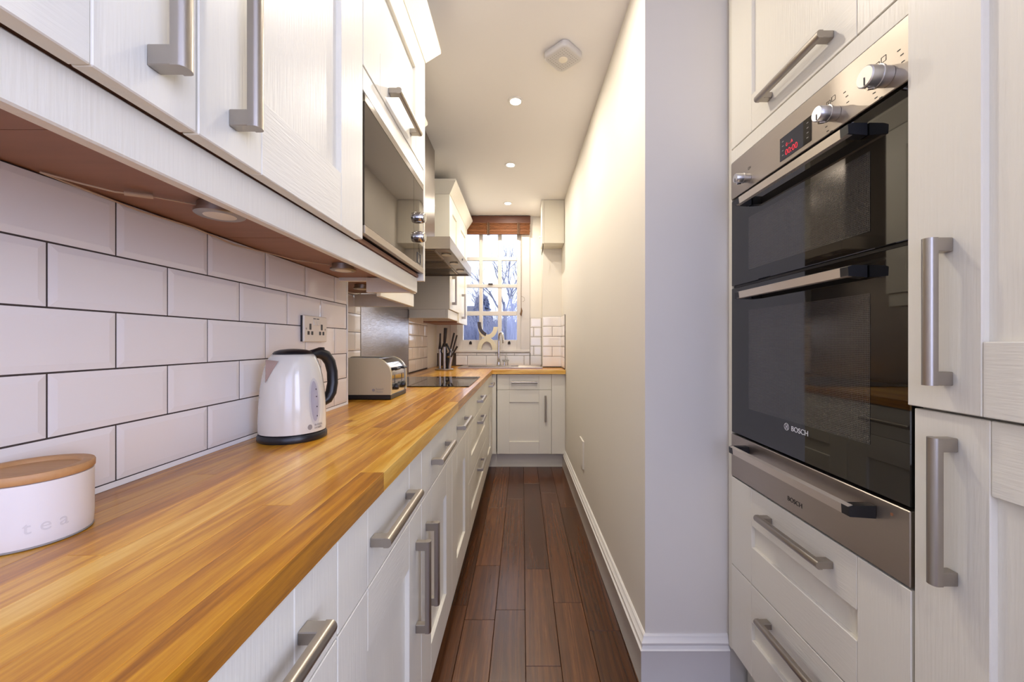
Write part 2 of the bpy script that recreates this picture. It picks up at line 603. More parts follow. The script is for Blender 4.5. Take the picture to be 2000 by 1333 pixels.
# ------------------------------------------------------------------ tiles
TP, TG = .0993, .0030
TCACHE = {}
def tile_mesh(w_, h):
    k = (round(w_, 4), round(h, 4))
    if k not in TCACHE:
        mb = MB()
        b = min(.011, w_ * .3, h * .3)
        lo = [(0, 0), (w_, 0), (w_, h), (0, h)]
        hi = [(b, b), (w_ - b, b), (w_ - b, h - b), (b, h - b)]
        vs = [(x, -.001, z) for x, z in lo] + [(x, .0069, z) for x, z in lo] + [(x, .0085, z) for x, z in hi]
        fs = [(0, 1, 2, 3), (8, 9, 10, 11)]
        for i in range(4):
            j = (i + 1) % 4
            fs += [(i, j, j + 4, i + 4), (i + 4, j + 4, j + 8, i + 8)]
        mb.add(vs, fs)
        TCACHE[k] = to_mesh('tile', mb, 'tile')
    return TCACHE[k]

def tile_run(parent, org, udir, ndir, u0, u1, z0, z1, ph, zb=.919, off=None):
    """tiles over [u0,u1] x [z0,z1]; u measured from org along udir; joints of row 0 at ph + k*0.2"""
    ud, nd = Vector(udir), Vector(ndir)
    rot = Matrix((ud, nd, Vector((0, 0, 1)))).transposed().to_4x4()
    r = 0
    while zb + r * TP < z1 - .004:
        za, zc = max(z0, zb + r * TP), min(z1, zb + (r + 1) * TP)
        if zc - za > .006:
            u = ph + (.1 if r % 2 else 0)
            while u > u0:
                u -= .2
            while u < u1 - .004:
                a, b = max(u, u0), min(u + .2, u1)
                if b - a > .006:
                    o = bpy.data.objects.new('tile', tile_mesh(b - a - TG, zc - za - TG))
                    COL.objects.link(o)
                    o.parent = parent
                    p = Vector(org) + ud * (a + TG / 2)
                    o.matrix_local = Matrix.Translation((p.x, p.y, za + TG / 2)) @ rot
                u += .2
        r += 1

def grout(parent, *box):
    part('grout_bed', MB().box(*box), 'grout', parent)

TT = 1.4155
grout(wall_left, XN, XN + .0060, .0, YS, .911, TT)
tile_run(wall_left, (XN, 0, 0), (0, 1, 0), (1, 0, 0), .1, YS, .919, TT, .688)
part('edge_trim', MB().box(XN, XN + .010, YS - .001, YS + .006, .911, TT, .001), 'white', wall_left)
grout(wall_left, XF, XF + .0060, YS, 2.168, .911, 1.43)
grout(wall_left, XF, XF + .0060, 3.085, 3.70, .911, 1.43)
tile_run(wall_left, (XF, 0, 0), (0, 1, 0), (1, 0, 0), YS + .01, 2.168, .919, 1.43, 1.70)
tile_run(wall_left, (XF, 0, 0), (0, 1, 0), (1, 0, 0), 3.085, 3.70, .919, 1.43, 3.29)
# window wall, boxed corner and the sliver of right wall
grout(wall_back, XF + .01, .205, YB - .0060, YB, .911, 1.045)
tile_run(wall_back, (0, YB, 0), (1, 0, 0), (0, -1, 0), -.70, WX1, .919, 1.046, -.582)
grout(wall_back, WX1 + .005, .205, YB - .0060, YB, 1.045, TT)
tile_run(wall_back, (0, YB, 0), (1, 0, 0), (0, -1, 0), WX1 + .004, .203, .919, TT, .22)
grout(wall_corner, .205, .392, 3.8520, 3.858, .911, TT)
tile_run(wall_corner, (0, 3.858, 0), (1, 0, 0), (0, -1, 0), .200, .391, .919, TT, .196)
for side in (0,):
    ra = math.atan2(RX1 - RX0, YB - RY0)
    ud = (math.sin(ra), math.cos(ra), 0)
    nd = (-math.cos(ra), math.sin(ra), 0)
    L0 = (3.56 - RY0) / math.cos(ra)
    L1 = (3.850 - RY0) / math.cos(ra)
    tile_run(wall_right, (RX0, RY0, 0), ud, nd, L0, L1, .919, TT, L0 + .18)
    q = [Vector((RX0, RY0, 0)) + Vector(ud) * l + Vector(nd) * n_ for l, n_ in ((L0, 0), (L1, 0), (L1, .006), (L0, .006))]
    part('grout_bed', MB().prism([(v.x, v.y) for v in q], 'Z', .911, TT), 'grout', wall_right)

# sealant along worktop and near tiles
struct('trim_1', MB().prism([(XN + .0085, .9105), (XN + .0135, .9105), (XN + .0085, .9190)], 'Y', .0, YS), 'seal')

# ------------------------------------------------------------------ window over the sink
win = bpy.data.objects.new('window_1', None)
COL.objects.link(win)
win.location = (WX0, YB, WZ0)
tag(win, kind='structure')
SY = YB + .045     # sash plane
def wpart(name, mb, mat, smooth=None, parent=None, label=None):
    return part(name, mb, mat, parent or win, smooth, label=label)
def px(x, y=SY):
    return (x - 1020) * y / FPX
def pz(y, d=SY):
    return CAMH + (668 - y) * d / FPX
mb = MB()
c0, c1 = px(877), px(1035, YB)
mb.box(WX0, px(895), YB - .012, YB + .10, WZ0, WZ1, .002)           # left casing
mb.box(px(1017.5), WX1, YB - .012, YB + .10, WZ0, WZ1, .002)          # right casing
mb.box(px(895), px(1017.5), YB - .004, YB + .10, 2.42, WZ1)
wpart('casing', mb, 'winpaint')
wpart('sill', MB().box(WX0, WX1, YB - .018, YB + .10, WZ0, 1.077, .004), 'winpaint')
xs = [px(v) for v in (895, 905, 936, 943, 972.5, 980, 1009.6, 1017.5)]
zs = [pz(v) for v in (675, 664.5, 617, 608.5, 562.6, 556, 510, 503, 455)] + [2.42]
mb = MB()
mb.box(xs[0], xs[1], SY - .02, SY + .03, 1.077, 2.42, .002)
mb.box(xs[6], xs[7], SY - .02, SY + .03, 1.077, 2.42, .002)
mb.box(xs[1], xs[6], SY - .02, SY + .03, 1.077, zs[1], .002)
mb.box(xs[1], xs[6], SY - .02, SY + .03, zs[8], 2.42, .002)
wpart('sash_frame', mb, 'winpaint')
for i in (2, 4):
    wpart('glazing_bar', MB().box(xs[i], xs[i + 1], SY - .014, SY + .02, zs[1], zs[8], .004), 'winpaint')
for i in (2, 4, 6):
    wpart('glazing_bar', MB().box(xs[1], xs[6], SY - (.022 if i == 4 else .0135), SY + .019, zs[i], zs[i + 1], .004), 'winpaint')
for i in (1, 3, 5):
    for j in (1, 3, 5, 7):
        wpart('pane', MB().box(xs[i], xs[i + 1], SY + .004, SY + .008, zs[j], zs[j + 1]), 'glass')
for x in (919.6, 994.5):
    cx = px(x)
    mb = MB().box(cx - .014, cx + .014, SY - .028, SY - .02, pz(673), pz(668.5), .002)
    mb.cyl((cx - .006, SY - .03, pz(669)), (cx + .006, SY - .03, pz(667)), .006, 10)
    wpart('sash_lift', mb, 'iron', 40, label='dark metal sash lift')
wpart('sash_catch', MB().box(px(954), px(963), SY - .045, SY - .022, pz(557), pz(555), .002), 'iron')

# ------------------------------------------------------------------ left base run
A_DOOR = -.275
Z0, ZG, ZT = .138, .7255, .868
def base_unit(y0, y1, label, spec, xback=-.715):
    t = thing('base_cabinet', ((A_DOOR + xback) / 2, (y0 + y1) / 2, 0), label, 'cabinet', 'base cabinets under the left worktop')
    part('carcass', MB().box(xback, A_DOOR - TH - .001, y0 + .0005, y1 - .0005, Z0 + .002, .8705), 'carcass', t)
    for what, za, zb, hz, vert in spec:
        f = front(what, 'L', A_DOOR, y0, y1, za, zb, t, st=min(.112, (y1 - y0) * .27))
        if hz is None:
            continue
        if vert:
            handle('L', A_DOOR, vert, hz, f, True)
        else:
            handle('L', A_DOOR, (y0 + y1) / 2, hz, f, False)
    return t
DR = ('drawer', ZG, ZT, .801, None)
base_unit(-.30, .18, 'cream base cabinet at the near end of the worktop, beside the camera', [DR, ('door', Z0, ZG, .53, -.245)])
base_unit(.18, .579, 'cream base cabinet below the tea canister, its drawer cut by the bottom edge', [DR, ('door', Z0, ZG, .53, .235)])
base_unit(.579, 1.061, 'cream base cabinet in front of the kettle, its door handle on the far side', [DR, ('door', Z0, ZG, .530, 1.010)])
base_unit(1.061, 1.525, 'cream base cabinet whose door handle pairs with the nearer neighbour', [DR, ('door', Z0, ZG, .530, 1.115)])
base_unit(1.525, 1.99, 'cream base cabinet with drawer over plain door, in front of the toaster', [DR, ('door', Z0, ZG, None, None)])
base_unit(1.99, 2.986, 'wide cream drawer cabinet with three bar handles below the hob', [DR, ('drawer', .434, ZG, .672, None), ('drawer', Z0, .434, .384, None)], -.89)
cu = thing('corner_cabinet', (-.58, 3.27, 0), 'narrow cream corner cabinet between hob drawers and sink cabinet', 'cabinet')
part('carcass', MB().box(-.89, A_DOOR - TH - .001, 2.987, 3.555, Z0 + .002, .8705), 'carcass', cu)
f = front('drawer', 'L', A_DOOR, 2.986, 3.50, ZG, ZT, cu)
handle('L', A_DOOR, 3.30, .801, f, False)
front('door', 'L', A_DOOR, 2.986, 3.50, Z0, ZG, cu)
part('corner_post', MB().box(-.295, A_DOOR, 3.503, 3.56, Z0, ZT, .001), 'cream', cu)
part('corner_post', MB().box(A_DOOR + .0005, -.238, 3.555, 3.575, Z0, ZT, .001), 'cream', cu)
solo('plinth', MB().box(-.345, -.327, -.3, 3.60, 0, .136), 'carcass', 'long cream plinth board under the left base cabinets', 'plinth')

# sink cabinet on the return
FB = 3.555
skc = thing('sink_cabinet', (.02, 3.8, 0), 'cream sink cabinet with dummy drawer and single door below the window', 'cabinet')
part('carcass', MB().box(-.230, .266, FB + TH + .001, 3.85, Z0 + .002, .8705), 'carcass', skc)
f = front('drawer', 'B', FB, -.231, .267, ZG, ZT, skc)
handle('B', FB, .019, .796, f, False)
f = front('door', 'B', FB, -.231, .267, Z0, ZG, skc)
handle('B', FB, .212, .555, f, True)
solo('filler_panel', MB().box(.2685, rx(3.56) - .002, FB + .002, FB + .02, Z0, ZT, .001), 'cream', 'narrow cream filler panel between sink cabinet and right wall', 'panel')
solo('plinth', MB().box(-.326, rx(3.64) - .004, 3.625, 3.643, 0, .136), 'carcass', 'short cream plinth board under the sink cabinet', 'plinth')

# ------------------------------------------------------------------ worktop of oak staves
WT0, WT1 = .8725, .910
wt = thing('worktop', (-.5, 1.5, WT0), 'glossy honey coloured oak block worktop running to the sink window', 'worktop')
HX0, HX1, HY0, HY1 = -.56, -.10, 3.72, 3.98
def stave(x0, x1, y0, y1, mat):
    if x1 - x0 < .004 or y1 - y0 < .004:
        return
    part('stave', MB().box(x0, x1, y0, y1, WT0, WT1, .0004), mat, wt)
def splits(a, b):
    o = [a]
    o.append(a + random.uniform(.15, .8))
    while b - o[-1] > 1.05:
        o.append(o[-1] + random.uniform(.45, 1.0))
    if b - o[-1] < .12:
        o.pop()
    o.append(b)
    return o
rows = []
n1 = 10
for i in range(n1):
    wdt = (-.270 + .7245) / n1
    rows.append((-.270 - (i + 1) * wdt, -.270 - i * wdt, -.30))
for i in range(4):
    wdt = (.9065 - .7245) / 4
    rows.append((-.7245 - (i + 1) * wdt, -.7245 - i * wdt, YS + .006))
for x0, x1, ys in rows:
    L = splits(ys, YB - .002)
    for a, b in zip(L, L[1:]):
        if HX0 < (x0 + x1) / 2 < HX1:
            stave(x0, x1, a, min(b, HY0), 'stave')
            stave(x0, x1, max(a, HY1), b, 'stave')
        else:
            stave(x0, x1, a, b, 'stave')
n2 = 13
for i in range(n2):
    wdt = (YB - .002 - 3.515) / n2
    y0, y1 = 3.515 + i * wdt, 3.515 + (i + 1) * wdt
    xe = rx(y1) - .003 if y1 < 3.85 else .199
    xs_ = HX1 if HY0 < (y0 + y1) / 2 < HY1 else -.270
    mid = random.uniform(.05, .25) if i % 2 else random.uniform(-.1, .02)
    if i == 0:
        stave(xs_, xe, y0, y1, 'stavex')
    else:
        stave(xs_, mid, y0, y1, 'stavex')
        stave(mid, xe, y0, y1, 'stavex')

# ------------------------------------------------------------------ upper left run
U_DOOR = -.3855
UT = 2.272
def wall_unit(name, y0, y1, face, xback, zb, zt, label, hy=None, hz=None):
    t = thing(name, ((face + xback) / 2, (y0 + y1) / 2, zb), label, 'cabinet', 'wall cabinets on the left')
    part('carcass', MB().box(xback, face - TH - .001, y0 + .0005, y1 - .0005, zb + .018, zt), 'carcass', t)
    part('underside_panel', MB().box(xback, face - TH - .001, y0 + .0005, y1 - .0005, zb + .006, zb + .0175), 'tan', t, label='brown wood-effect underside')
    f = front('door', 'L', face, y0, y1, zb, zt, t)
    if hy:
        handle('L', face, hy, hz, f, True)
    return t
wall_unit('wall_cabinet', -.10, .462, U_DOOR, XN + .002, 1.411, UT, 'cream wall cabinet nearest the camera, cut off by the left edge', .407, 1.567)
wall_unit('wall_cabinet', .462, .942, U_DOOR, XN + .002, 1.411, UT, 'cream wall cabinet next to the built-in microwave', .519, 1.567)
mc = thing('microwave_cabinet', (-.55, 1.24, 1.411), 'cream wall cabinet holding the microwave, lift-up door with bar handle', 'cabinet', 'wall cabinets on the left')
part('carcass', MB().box(XN + .002, U_DOOR - TH - .001, .9425, 1.522, 1.795, UT).box(XN + .002, -.68, .9425, 1.522, 1.43, 1.794).box(XN + .002, -.43, .9425, .952, 1.43, 1.794), 'carcass', mc)
part('underside_panel', MB().box(XN + .002, U_DOOR - TH - .001, .9425, 1.522, 1.4165, 1.428), 'tan', mc)
part('end_panel', MB().box(XN + .002, U_DOOR, 1.5235, 1.543, 1.403, UT, .001), 'cream', mc)
part('filler_rail', MB().box(-.405, U_DOOR - .001, .944, 1.522, 1.778, 1.834, .001), 'cream', mc)
f = front('door', 'L', U_DOOR, .942, 1.523, 1.836, UT, mc)
handle('L', U_DOOR, 1.238, 1.890, f, False)

CORN = [(-.018, 0), (.002, 0), (.052, .075), (.052, .088), (-.018, .088)]
def cornice(path, z, label, k=1.0):
    return solo('cornice', MB().sweep(path, [(o * k if o > 0 else o, z + h * k) for o, h in CORN]), 'cream', label, 'cornice')
cornice([(U_DOOR, -.10), (U_DOOR, 1.545), (XN + .004, 1.545)], UT + .001, 'splayed cream cornice over the near wall cabinets')
PEL = (1.356, 1.4145)
mb = MB().box(-.429, -.411, -.10, 1.5225, PEL[0], PEL[1], .002).box(-.604, -.4295, 1.5045, 1.5225, PEL[0], PEL[1], .002)
solo('pelmet', mb, 'cream', 'cream light pelmet under the near wall cabinets and microwave', 'pelmet')

# set-back cabinet behind the microwave
U3F = -.575
wall_unit('wall_cabinet', 1.60, 2.10, U3F, XF + .004, 1.421, 2.29, 'cream wall cabinet hidden behind the microwave, beside the hood')
cornice([(U3F, 1.60), (U3F, 2.102), (XF + .004, 2.102)], 2.291, 'short cream cornice tip showing beside the hood chimney')
mb = MB().box(-.600, -.582, 1.60, 2.09, 1.352, 1.4195, .002).box(-.895, -.6005, 2.072, 2.09, 1.352, 1.4195, .002)
solo('pelmet', mb, 'cream', 'cream pelmet wedge seen below and beyond the microwave pelmet', 'pelmet')

# far cabinets in the window corner
t4 = wall_unit('wall_cabinet', 3.10, 3.54, U3F, XF + .004, 1.424, 2.336, 'cream wall cabinet right after the extractor hood', 3.195, 1.585)
part('side_panel', MB().box(XF + .004, U3F, 3.082, 3.099, 1.424, 2.336, .001), 'carcass', t4)
t5 = wall_unit('wall_cabinet', 3.54, 4.06, U3F, XF + .004, 1.335, 2.336, 'tall cream wall cabinet touching the window wall', 3.70, 1.50)
cornice([(XF + .004, 3.082), (U3F, 3.082), (U3F, 4.06)], 2.337, 'splayed cream cornice over the cabinets by the window', 1.1)
mb = MB().box(-.605, -.587, 3.082, 3.538, 1.352, 1.4225, .002).box(XF + .012, -.6055, 3.082, 3.10, 1.352, 1.4225, .002)
solo('pelmet', mb, 'cream', 'cream pelmet under the cabinet right after the hood', 'pelmet')

# small cabinet high in the right corner, door to the left
bc = thing('boiler_cabinet', (.29, 3.74, 2.085), 'small cream cabinet high in the right corner above the tiles', 'cabinet')
part('carcass', MB().box(.203, rx(3.64) - .003, 3.625, 3.852, 2.086, CEIL - .003), 'carcass', bc)
d = part('door', MB().box(.183, .2022, 3.625, 3.852, 2.082, CEIL - .004, .0015), 'cream', bc)
part('knob', MB().lathe((.183, 3.69, 2.158), [(.006, 0), (.006, -.010), (.011, -.014), (.011, -.020), (.006, -.023)], 16, 'X'), 'white', d, 40)
part('pull_loop', MB().path([(.196, 3.640, 2.0815), (.192, 3.638, 2.04), (.186, 3.636, 2.00), (.183, 3.636, 1.975)], [.003, .0045, .004, .002], 8), 'iron', d, 50)

# ------------------------------------------------------------------ microwave
mw = thing('microwave', (-.4, 1.24, 1.43), 'built-in microwave with grey mirrored glass front and chrome strips', 'microwave')
MF = U_DOOR - .001
y0, y1 = .9535, 1.5215
part('body', MB().box(-.675, MF - .012, y0 + .004, y1 - .004, 1.431, 1.772), 'blackm', mw)
part('top_trim', MB().box(MF - .012, MF + .001, y0, y1, 1.756, 1.775, .001), 'chrome', mw)
part('bottom_trim', MB().box(MF - .012, MF + .001, y0, y1, 1.4305, 1.452, .001), 'stain', mw)
dr = part('door', MB().box(MF - .012, MF - .0005, y0 + .001, 1.388, 1.4525, 1.7555, .0008), 'mirror', mw, label='grey mirrored glass door')
cp = part('control_panel', MB().box(MF - .012, MF - .0005, 1.3895, y1 - .001, 1.4525, 1.7555, .0008), 'mirror', mw)
for z in (1.628, 1.556):
    k = part('knob', MB().lathe((MF, 1.452, z), [(.021, -.001), (.021, .010), (.018, .022), (.016, .024)], 24, 'X'), 'chrome', cp, 40)
    part('knob_pointer', MB().box(MF + .0235, MF + .0248, 1.4508, 1.4532, z - .014, z + .014), 'black', k)
fr_ = MB()
for (a, b, c, d_) in ((1.433, 1.479, 1.488, 1.491), (1.433, 1.479, 1.452, 1.455), (1.433, 1.436, 1.455, 1.488), (1.476, 1.479, 1.455, 1.488)):
    fr_.box(MF - .001, MF + .0012, a, b, c + .006, d_ + .006)
part('open_button', fr_, 'black', cp)
text('display_digits', '12:00', .014, (MF, 1.34, 1.50), (0, 1, 0), (0, 0, 1), 'text', dr) if False else None

# ------------------------------------------------------------------ extractor hood
hd = thing('extractor_hood', (-.65, 2.62, 1.68), 'stainless steel chimney extractor hood above the hob', 'extractor hood')
mb = MB()
mb.box(-.9, -.403, 2.17, 2.188, 1.684, 1.753, .001).box(-.9, -.403, 3.062, 3.08, 1.684, 1.753, .001)
mb.box(-.42, -.403, 2.1885, 3.0615, 1.684, 1.753, .001).box(-.9, -.4205, 2.1885, 3.0615, 1.735, 1.752)
part('canopy', mb, 'hoods', hd)
part('underside', MB().box(-.895, -.421, 2.19, 3.06, 1.696, 1.72), 'steel', hd)
for y in (2.24, 2.51, 2.78):
    fl = part('filter', MB().box(-.86, -.50, y, y + .25, 1.690, 1.6955, .001), 'stain', hd)
    mb = MB()
    for i in range(9):
        mb.box(-.85, -.51, y + .015 + i * .026, y + .021 + i * .026, 1.6885, 1.6898)
    part('filter_ridges', mb, 'blackm', fl)
for y in (2.36, 2.62, 2.88):
    part('hood_lamp', MB().lathe((-.46, y, 1.689), [(.028, 0), (.028, .006), (.02, .007)], 24), 'plasticw', hd, 40)
part('chimney', MB().box(-.9, -.605, 2.40, 2.69, 1.7535, CEIL - .004, .002), 'hoods', hd)
part('control_button', MB().cyl((-.4035, 2.62, 1.718), (-.400, 2.62, 1.718), .007, 12), 'black', hd)

solo('steel_splashback', MB().box(XF + .001, -.900, 2.172, 3.080, .9115, 1.683, .001), 'splash', 'brushed stainless steel splashback panel behind the hob', 'splashback')

# ------------------------------------------------------------------ hob
hb = thing('induction_hob', (-.58, 2.5, .9105), 'black glass induction hob set in the worktop', 'hob')
part('glass_top', MB().box(-.82, -.300, 2.19, 2.79, .9105, .9155, .002), 'hobglass', hb)
for x, y, r in ((-.68, 2.34, .09), (-.68, 2.63, .075), (-.45, 2.34, .075), (-.45, 2.63, .09)):
    mb = MB()
    n = 40
    vs = [((x + rr * math.cos(2 * math.pi * k / n)), (y + rr * math.sin(2 * math.pi * k / n)), .9157) for rr in (r, r - .0015) for k in range(n)]
    mb.add(vs, [(k, (k + 1) % n, n + (k + 1) % n, n + k) for k in range(n)])
    part('cooking_zone', mb, 'text', hb)

# ------------------------------------------------------------------ sink, tap, soap
sk = thing('kitchen_sink', (-.2, 3.85, .91), 'stainless steel inset sink with drainer below the window', 'sink')
mb = MB()
mb.box(-.61, HX0 + .012, 3.69, 4.075, .9105, .9165, .002).box(HX1 - .012, .19, 3.69, 3.845, .9105, .9165, .002)
mb.box(HX0 + .012, HX1 - .012, 3.69, HY0 + .012, .9105, .9165, .002).box(HX0 + .012, HX1 - .012, HY1 - .012, 4.075, .9105, .9165, .002)
mb.box(HX1 - .012, .19, 3.845, 4.075, .9105, .9165, .002)
mb.box(-.612, .192, 3.688, 3.692, .9105, .923, .001).box(-.612, .192, 4.073, 4.077, .9105, .923, .001).box(-.612, -.608, 3.69, 4.075, .9105, .923, .001).box(.188, .192, 3.69, 4.075, .9105, .923, .001)
part('rim', mb, 'stain', sk)
mb = MB()
mb.box(HX0 + .008, HX0 + .012, HY0 + .008, HY1 - .008, .74, .9105).box(HX1 - .012, HX1 - .008, HY0 + .008, HY1 - .008, .74, .9105)
mb.box(HX0 + .012, HX1 - .012, HY0 + .008, HY0 + .012, .74, .9105).box(HX0 + .012, HX1 - .012, HY1 - .012, HY1 - .008, .74, .9105)
mb.box(HX0 + .008, HX1 - .008, HY0 + .008, HY1 - .008, .736, .74)
part('bowl', mb, 'stain', sk)
mb = MB()
for i in range(8):
    mb.box(-.04, .17, 3.73 + i * .042, 3.738 + i * .042, .9163, .9195, .001)
part('drainer_ribs', mb, 'stain', sk)

tp = thing('mixer_tap', (-.243, 4.03, .9165), 'tall chrome mixer tap standing behind the sink', 'tap')
part('base', MB().lathe((-.243, 4.03, .917), [(.026, 0), (.026, .008), (.02, .014), (.017, .06), (.013, .07)], 24), 'chrome', tp, 40)
pts = [(-.243, 4.03, .98), (-.242, 4.03, 1.17), (-.238, 4.028, 1.225), (-.228, 4.02, 1.253), (-.215, 4.005, 1.262), (-.203, 3.985, 1.25), (-.196, 3.97, 1.215), (-.192, 3.963, 1.175), (-.188, 3.96, 1.15)]
part('spout', MB().path(pts, [.0135, .0125, .012, .0115, .011, .011, .0115, .013, .0135], 14), 'chrome', tp, 50)
part('lever', MB().path([(-.243, 4.01, .965), (-.235, 3.975, .985), (-.23, 3.95, 1.0)], [.008, .006, .005], 10), 'chrome', tp, 50)
so = thing('glass_dish', (-.172, 4.035, .9165), 'small clear glass dish on legs beside the tap', 'dish')
part('bowl', MB().lathe((-.172, 4.035, .955), [(.012, 0), (.034, .006), (.037, .022), (.035, .024), (.031, .010), (.004, .006)], 28), 'clear', so, 50)
for a in (0, 2.1, 4.2):
    part('leg', MB().cyl((-.172 + .024 * math.cos(a), 4.035 + .024 * math.sin(a), .9168), (-.172 + .02 * math.cos(a), 4.035 + .02 * math.sin(a), .96), .006, 10), 'chrome', so, 50)
part('stopper', MB().lathe((-.165, 4.035, .975), [(.012, 0), (.016, .02), (.008, .034), (.008, .07), (.005, .074)], 20), 'clear', so, 50)

# ------------------------------------------------------------------ sculpture on the sill
def arc_strip(c, rx_, rz_, a0, a1, wid, y0, y1, n=22):
    mb = MB()
    vs, fs = [], []
    for i in range(n + 1):
        a = a0 + (a1 - a0) * i / n
        dx, dz = math.cos(a), math.sin(a)
        for (k, y) in ((-.5, y0), (.5, y0), (.5, y1), (-.5, y1)):
            vs.append((c[0] + dx * (rx_ + k * wid), y, c[1] + dz * (rz_ + k * wid)))
    for i in range(n):
        for k in range(4):
            fs.append((i * 4 + k, i * 4 + (k + 1) % 4, (i + 1) * 4 + (k + 1) % 4, (i + 1) * 4 + k))
    fs += [(0, 1, 2, 3), (n * 4 + 3, n * 4 + 2, n * 4 + 1, n * 4)]
    return mb.add(vs, fs)
SZ = 1.0775
ys0, ys1 = YB - .014, YB + .022
cxs = (951 - 1020) * YB / FPX
scu = thing('ceramic_sculpture', (cxs, YB, SZ), 'cream ceramic sculpture of two joined arches on the window sill', 'sculpture')
part('lower_arch', arc_strip((cxs, SZ), .080, .112, math.pi, 0, .045, ys0, ys1), 'ceramic', scu, 35)
part('upper_arch', arc_strip((cxs + .010, SZ + .245), .082, .103, math.pi + .1, 2 * math.pi, .044, ys0 - .001, ys1 + .001), 'ceramic', scu, 35)
part('dark_horn', arc_strip((cxs + .026, SZ + .282), .106, .124, math.pi - .12, math.pi * 1.40, .034, ys0 - .004, ys1 + .004), 'slate', scu, 35, label='dark slate coloured horn')

# ------------------------------------------------------------------ blind and cord
bl = thing('wooden_blind', (-.34, YB - .03, 2.29), 'brown woven wood blind folded up at the top of the window', 'blind')
part('valance', MB().box(WX0 + .06, .085, YB - .050, YB - .022, 2.405, CEIL - .006, .002), 'brownv', bl)
mb = MB()
random.seed(3)
for i in range(9):
    z = 2.292 + i * .0135
    o = random.uniform(-.004, .004)
    mb.box(WX0 + .062 + random.uniform(0, .004), .080 + random.uniform(-.003, .003), YB - .050 + o, YB - .020 + o, z + random.uniform(-.002, .002), z + .0115, .003)
part('folded_slats', mb, 'bamboo', bl)
for x in (-.62, -.36, -.045):
    part('ladder_tape', MB().box(x - .008, x + .008, YB - .0565, YB - .015, 2.288, 2.412, .001).box(x - .008 + .02, x + .020, YB - .0565, YB - .015, 2.288, 2.412, .001), 'tape', bl)
xc = (1018 - 1020) * (YB - .03) / FPX
mb = MB().cyl((xc, YB - .035, 1.46), (xc, YB - .035, 2.30), .0022, 6)
mb.path([(xc, YB - .035, 1.645), (xc + .03, YB - .035, 1.63), (xc + .036, YB - .035, 1.60), (xc + .012, YB - .035, 1.585)], .0015, 5)
part('pull_cord', mb, 'cord', bl)
part('tassel', MB().path([(xc, YB - .035, 1.435), (xc - .004, YB - .035, 1.455), (xc + .004, YB - .035, 1.49), (xc, YB - .035, 1.525)], [.004, .010, .009, .003], 10), 'cord', bl, 50)

# ------------------------------------------------------------------ knife stand
ks = thing('knife_stand', (-.695, 3.47, .9105), 'dark metal utensil stand on an oval plate beside the sink', 'knife stand')
vs = MB()
n = 32
prof = []
mb = MB()
for z, k in ((.9108, .97), (.914, 1.0), (.922, 1.0), (.925, .95)):
    mb.v += [(-.695 + .083 * k * math.cos(2 * math.pi * i / n), 3.47 + .06 * k * math.sin(2 * math.pi * i / n), z) for i in range(n)]
for r in range(3):
    mb.f += [(r * n + i, r * n + (i + 1) % n, (r + 1) * n + (i + 1) % n, (r + 1) * n + i) for i in range(n)]
mb.f += [tuple(range(n))[::-1], tuple(3 * n + i for i in range(n))]
part('plate', mb, 'steel', ks, 40)
mb = MB()
for i, (x, lean) in enumerate(((-.706, .02), (-.690, -.015), (-.676, .02), (-.664, -.02))):
    mb.path([(x, 3.47, .924), (x + lean, 3.468, 1.0), (x - lean, 3.472, 1.08), (x * .5 + -.69 * .5, 3.47, 1.15)], [.007, .008, .008, .009], 8, flat=.7)
part('twisted_rods', mb, 'blackm', ks, 50)
part('holder_ring', MB().lathe((-.652, 3.47, 1.028), [(.012, -.012), (.024, .0), (.026, .010), (.021, .010), (.012, .0)], 20), 'steel', ks, 50)
part('ring_stem', MB().cyl((-.652, 3.47, .924), (-.652, 3.47, 1.02), .0085, 10), 'blackm', ks, 50)
def knife(pts, hand, label):
    t = thing('kitchen_knife', pts[0], label, 'knife', 'knives in the utensil stand')
    a, b, c = [Vector(p) for p in pts]
    part('blade', MB().path([a, b], [.010, .012], 8, flat=.25, up=(1, 0, 0)), 'steel', t, 40)
    part('knife_handle', MB().path([b, b.lerp(c, .5), c], hand, 10, flat=.6), 'iron', t, 50)
knife([(-.735, 3.47, .9262), (-.735, 3.47, 1.10), (-.730, 3.47, 1.24)], [.013, .008, .0075], 'leftmost upright knife with broad grey bolster')
knife([(-.690, 3.445, .9262), (-.690, 3.445, 1.12), (-.678, 3.445, 1.288)], [.010, .014, .016], 'tallest knife in the middle of the stand')
knife([(-.664, 3.50, .9262), (-.645, 3.50, 1.10), (-.612, 3.50, 1.245)], [.006, .008, .0085], 'dark handled knife leaning right, upper of the leaning ones')
knife([(-.655, 3.53, .9262), (-.632, 3.53, 1.08), (-.592, 3.53, 1.225)], [.006, .007, .007], 'thin knife leaning right behind the dark handled one')
knife([(-.643, 3.43, .9262), (-.628, 3.43, 1.03), (-.572, 3.43, 1.125)], [.006, .007, .008], 'lowest knife leaning far out to the right')

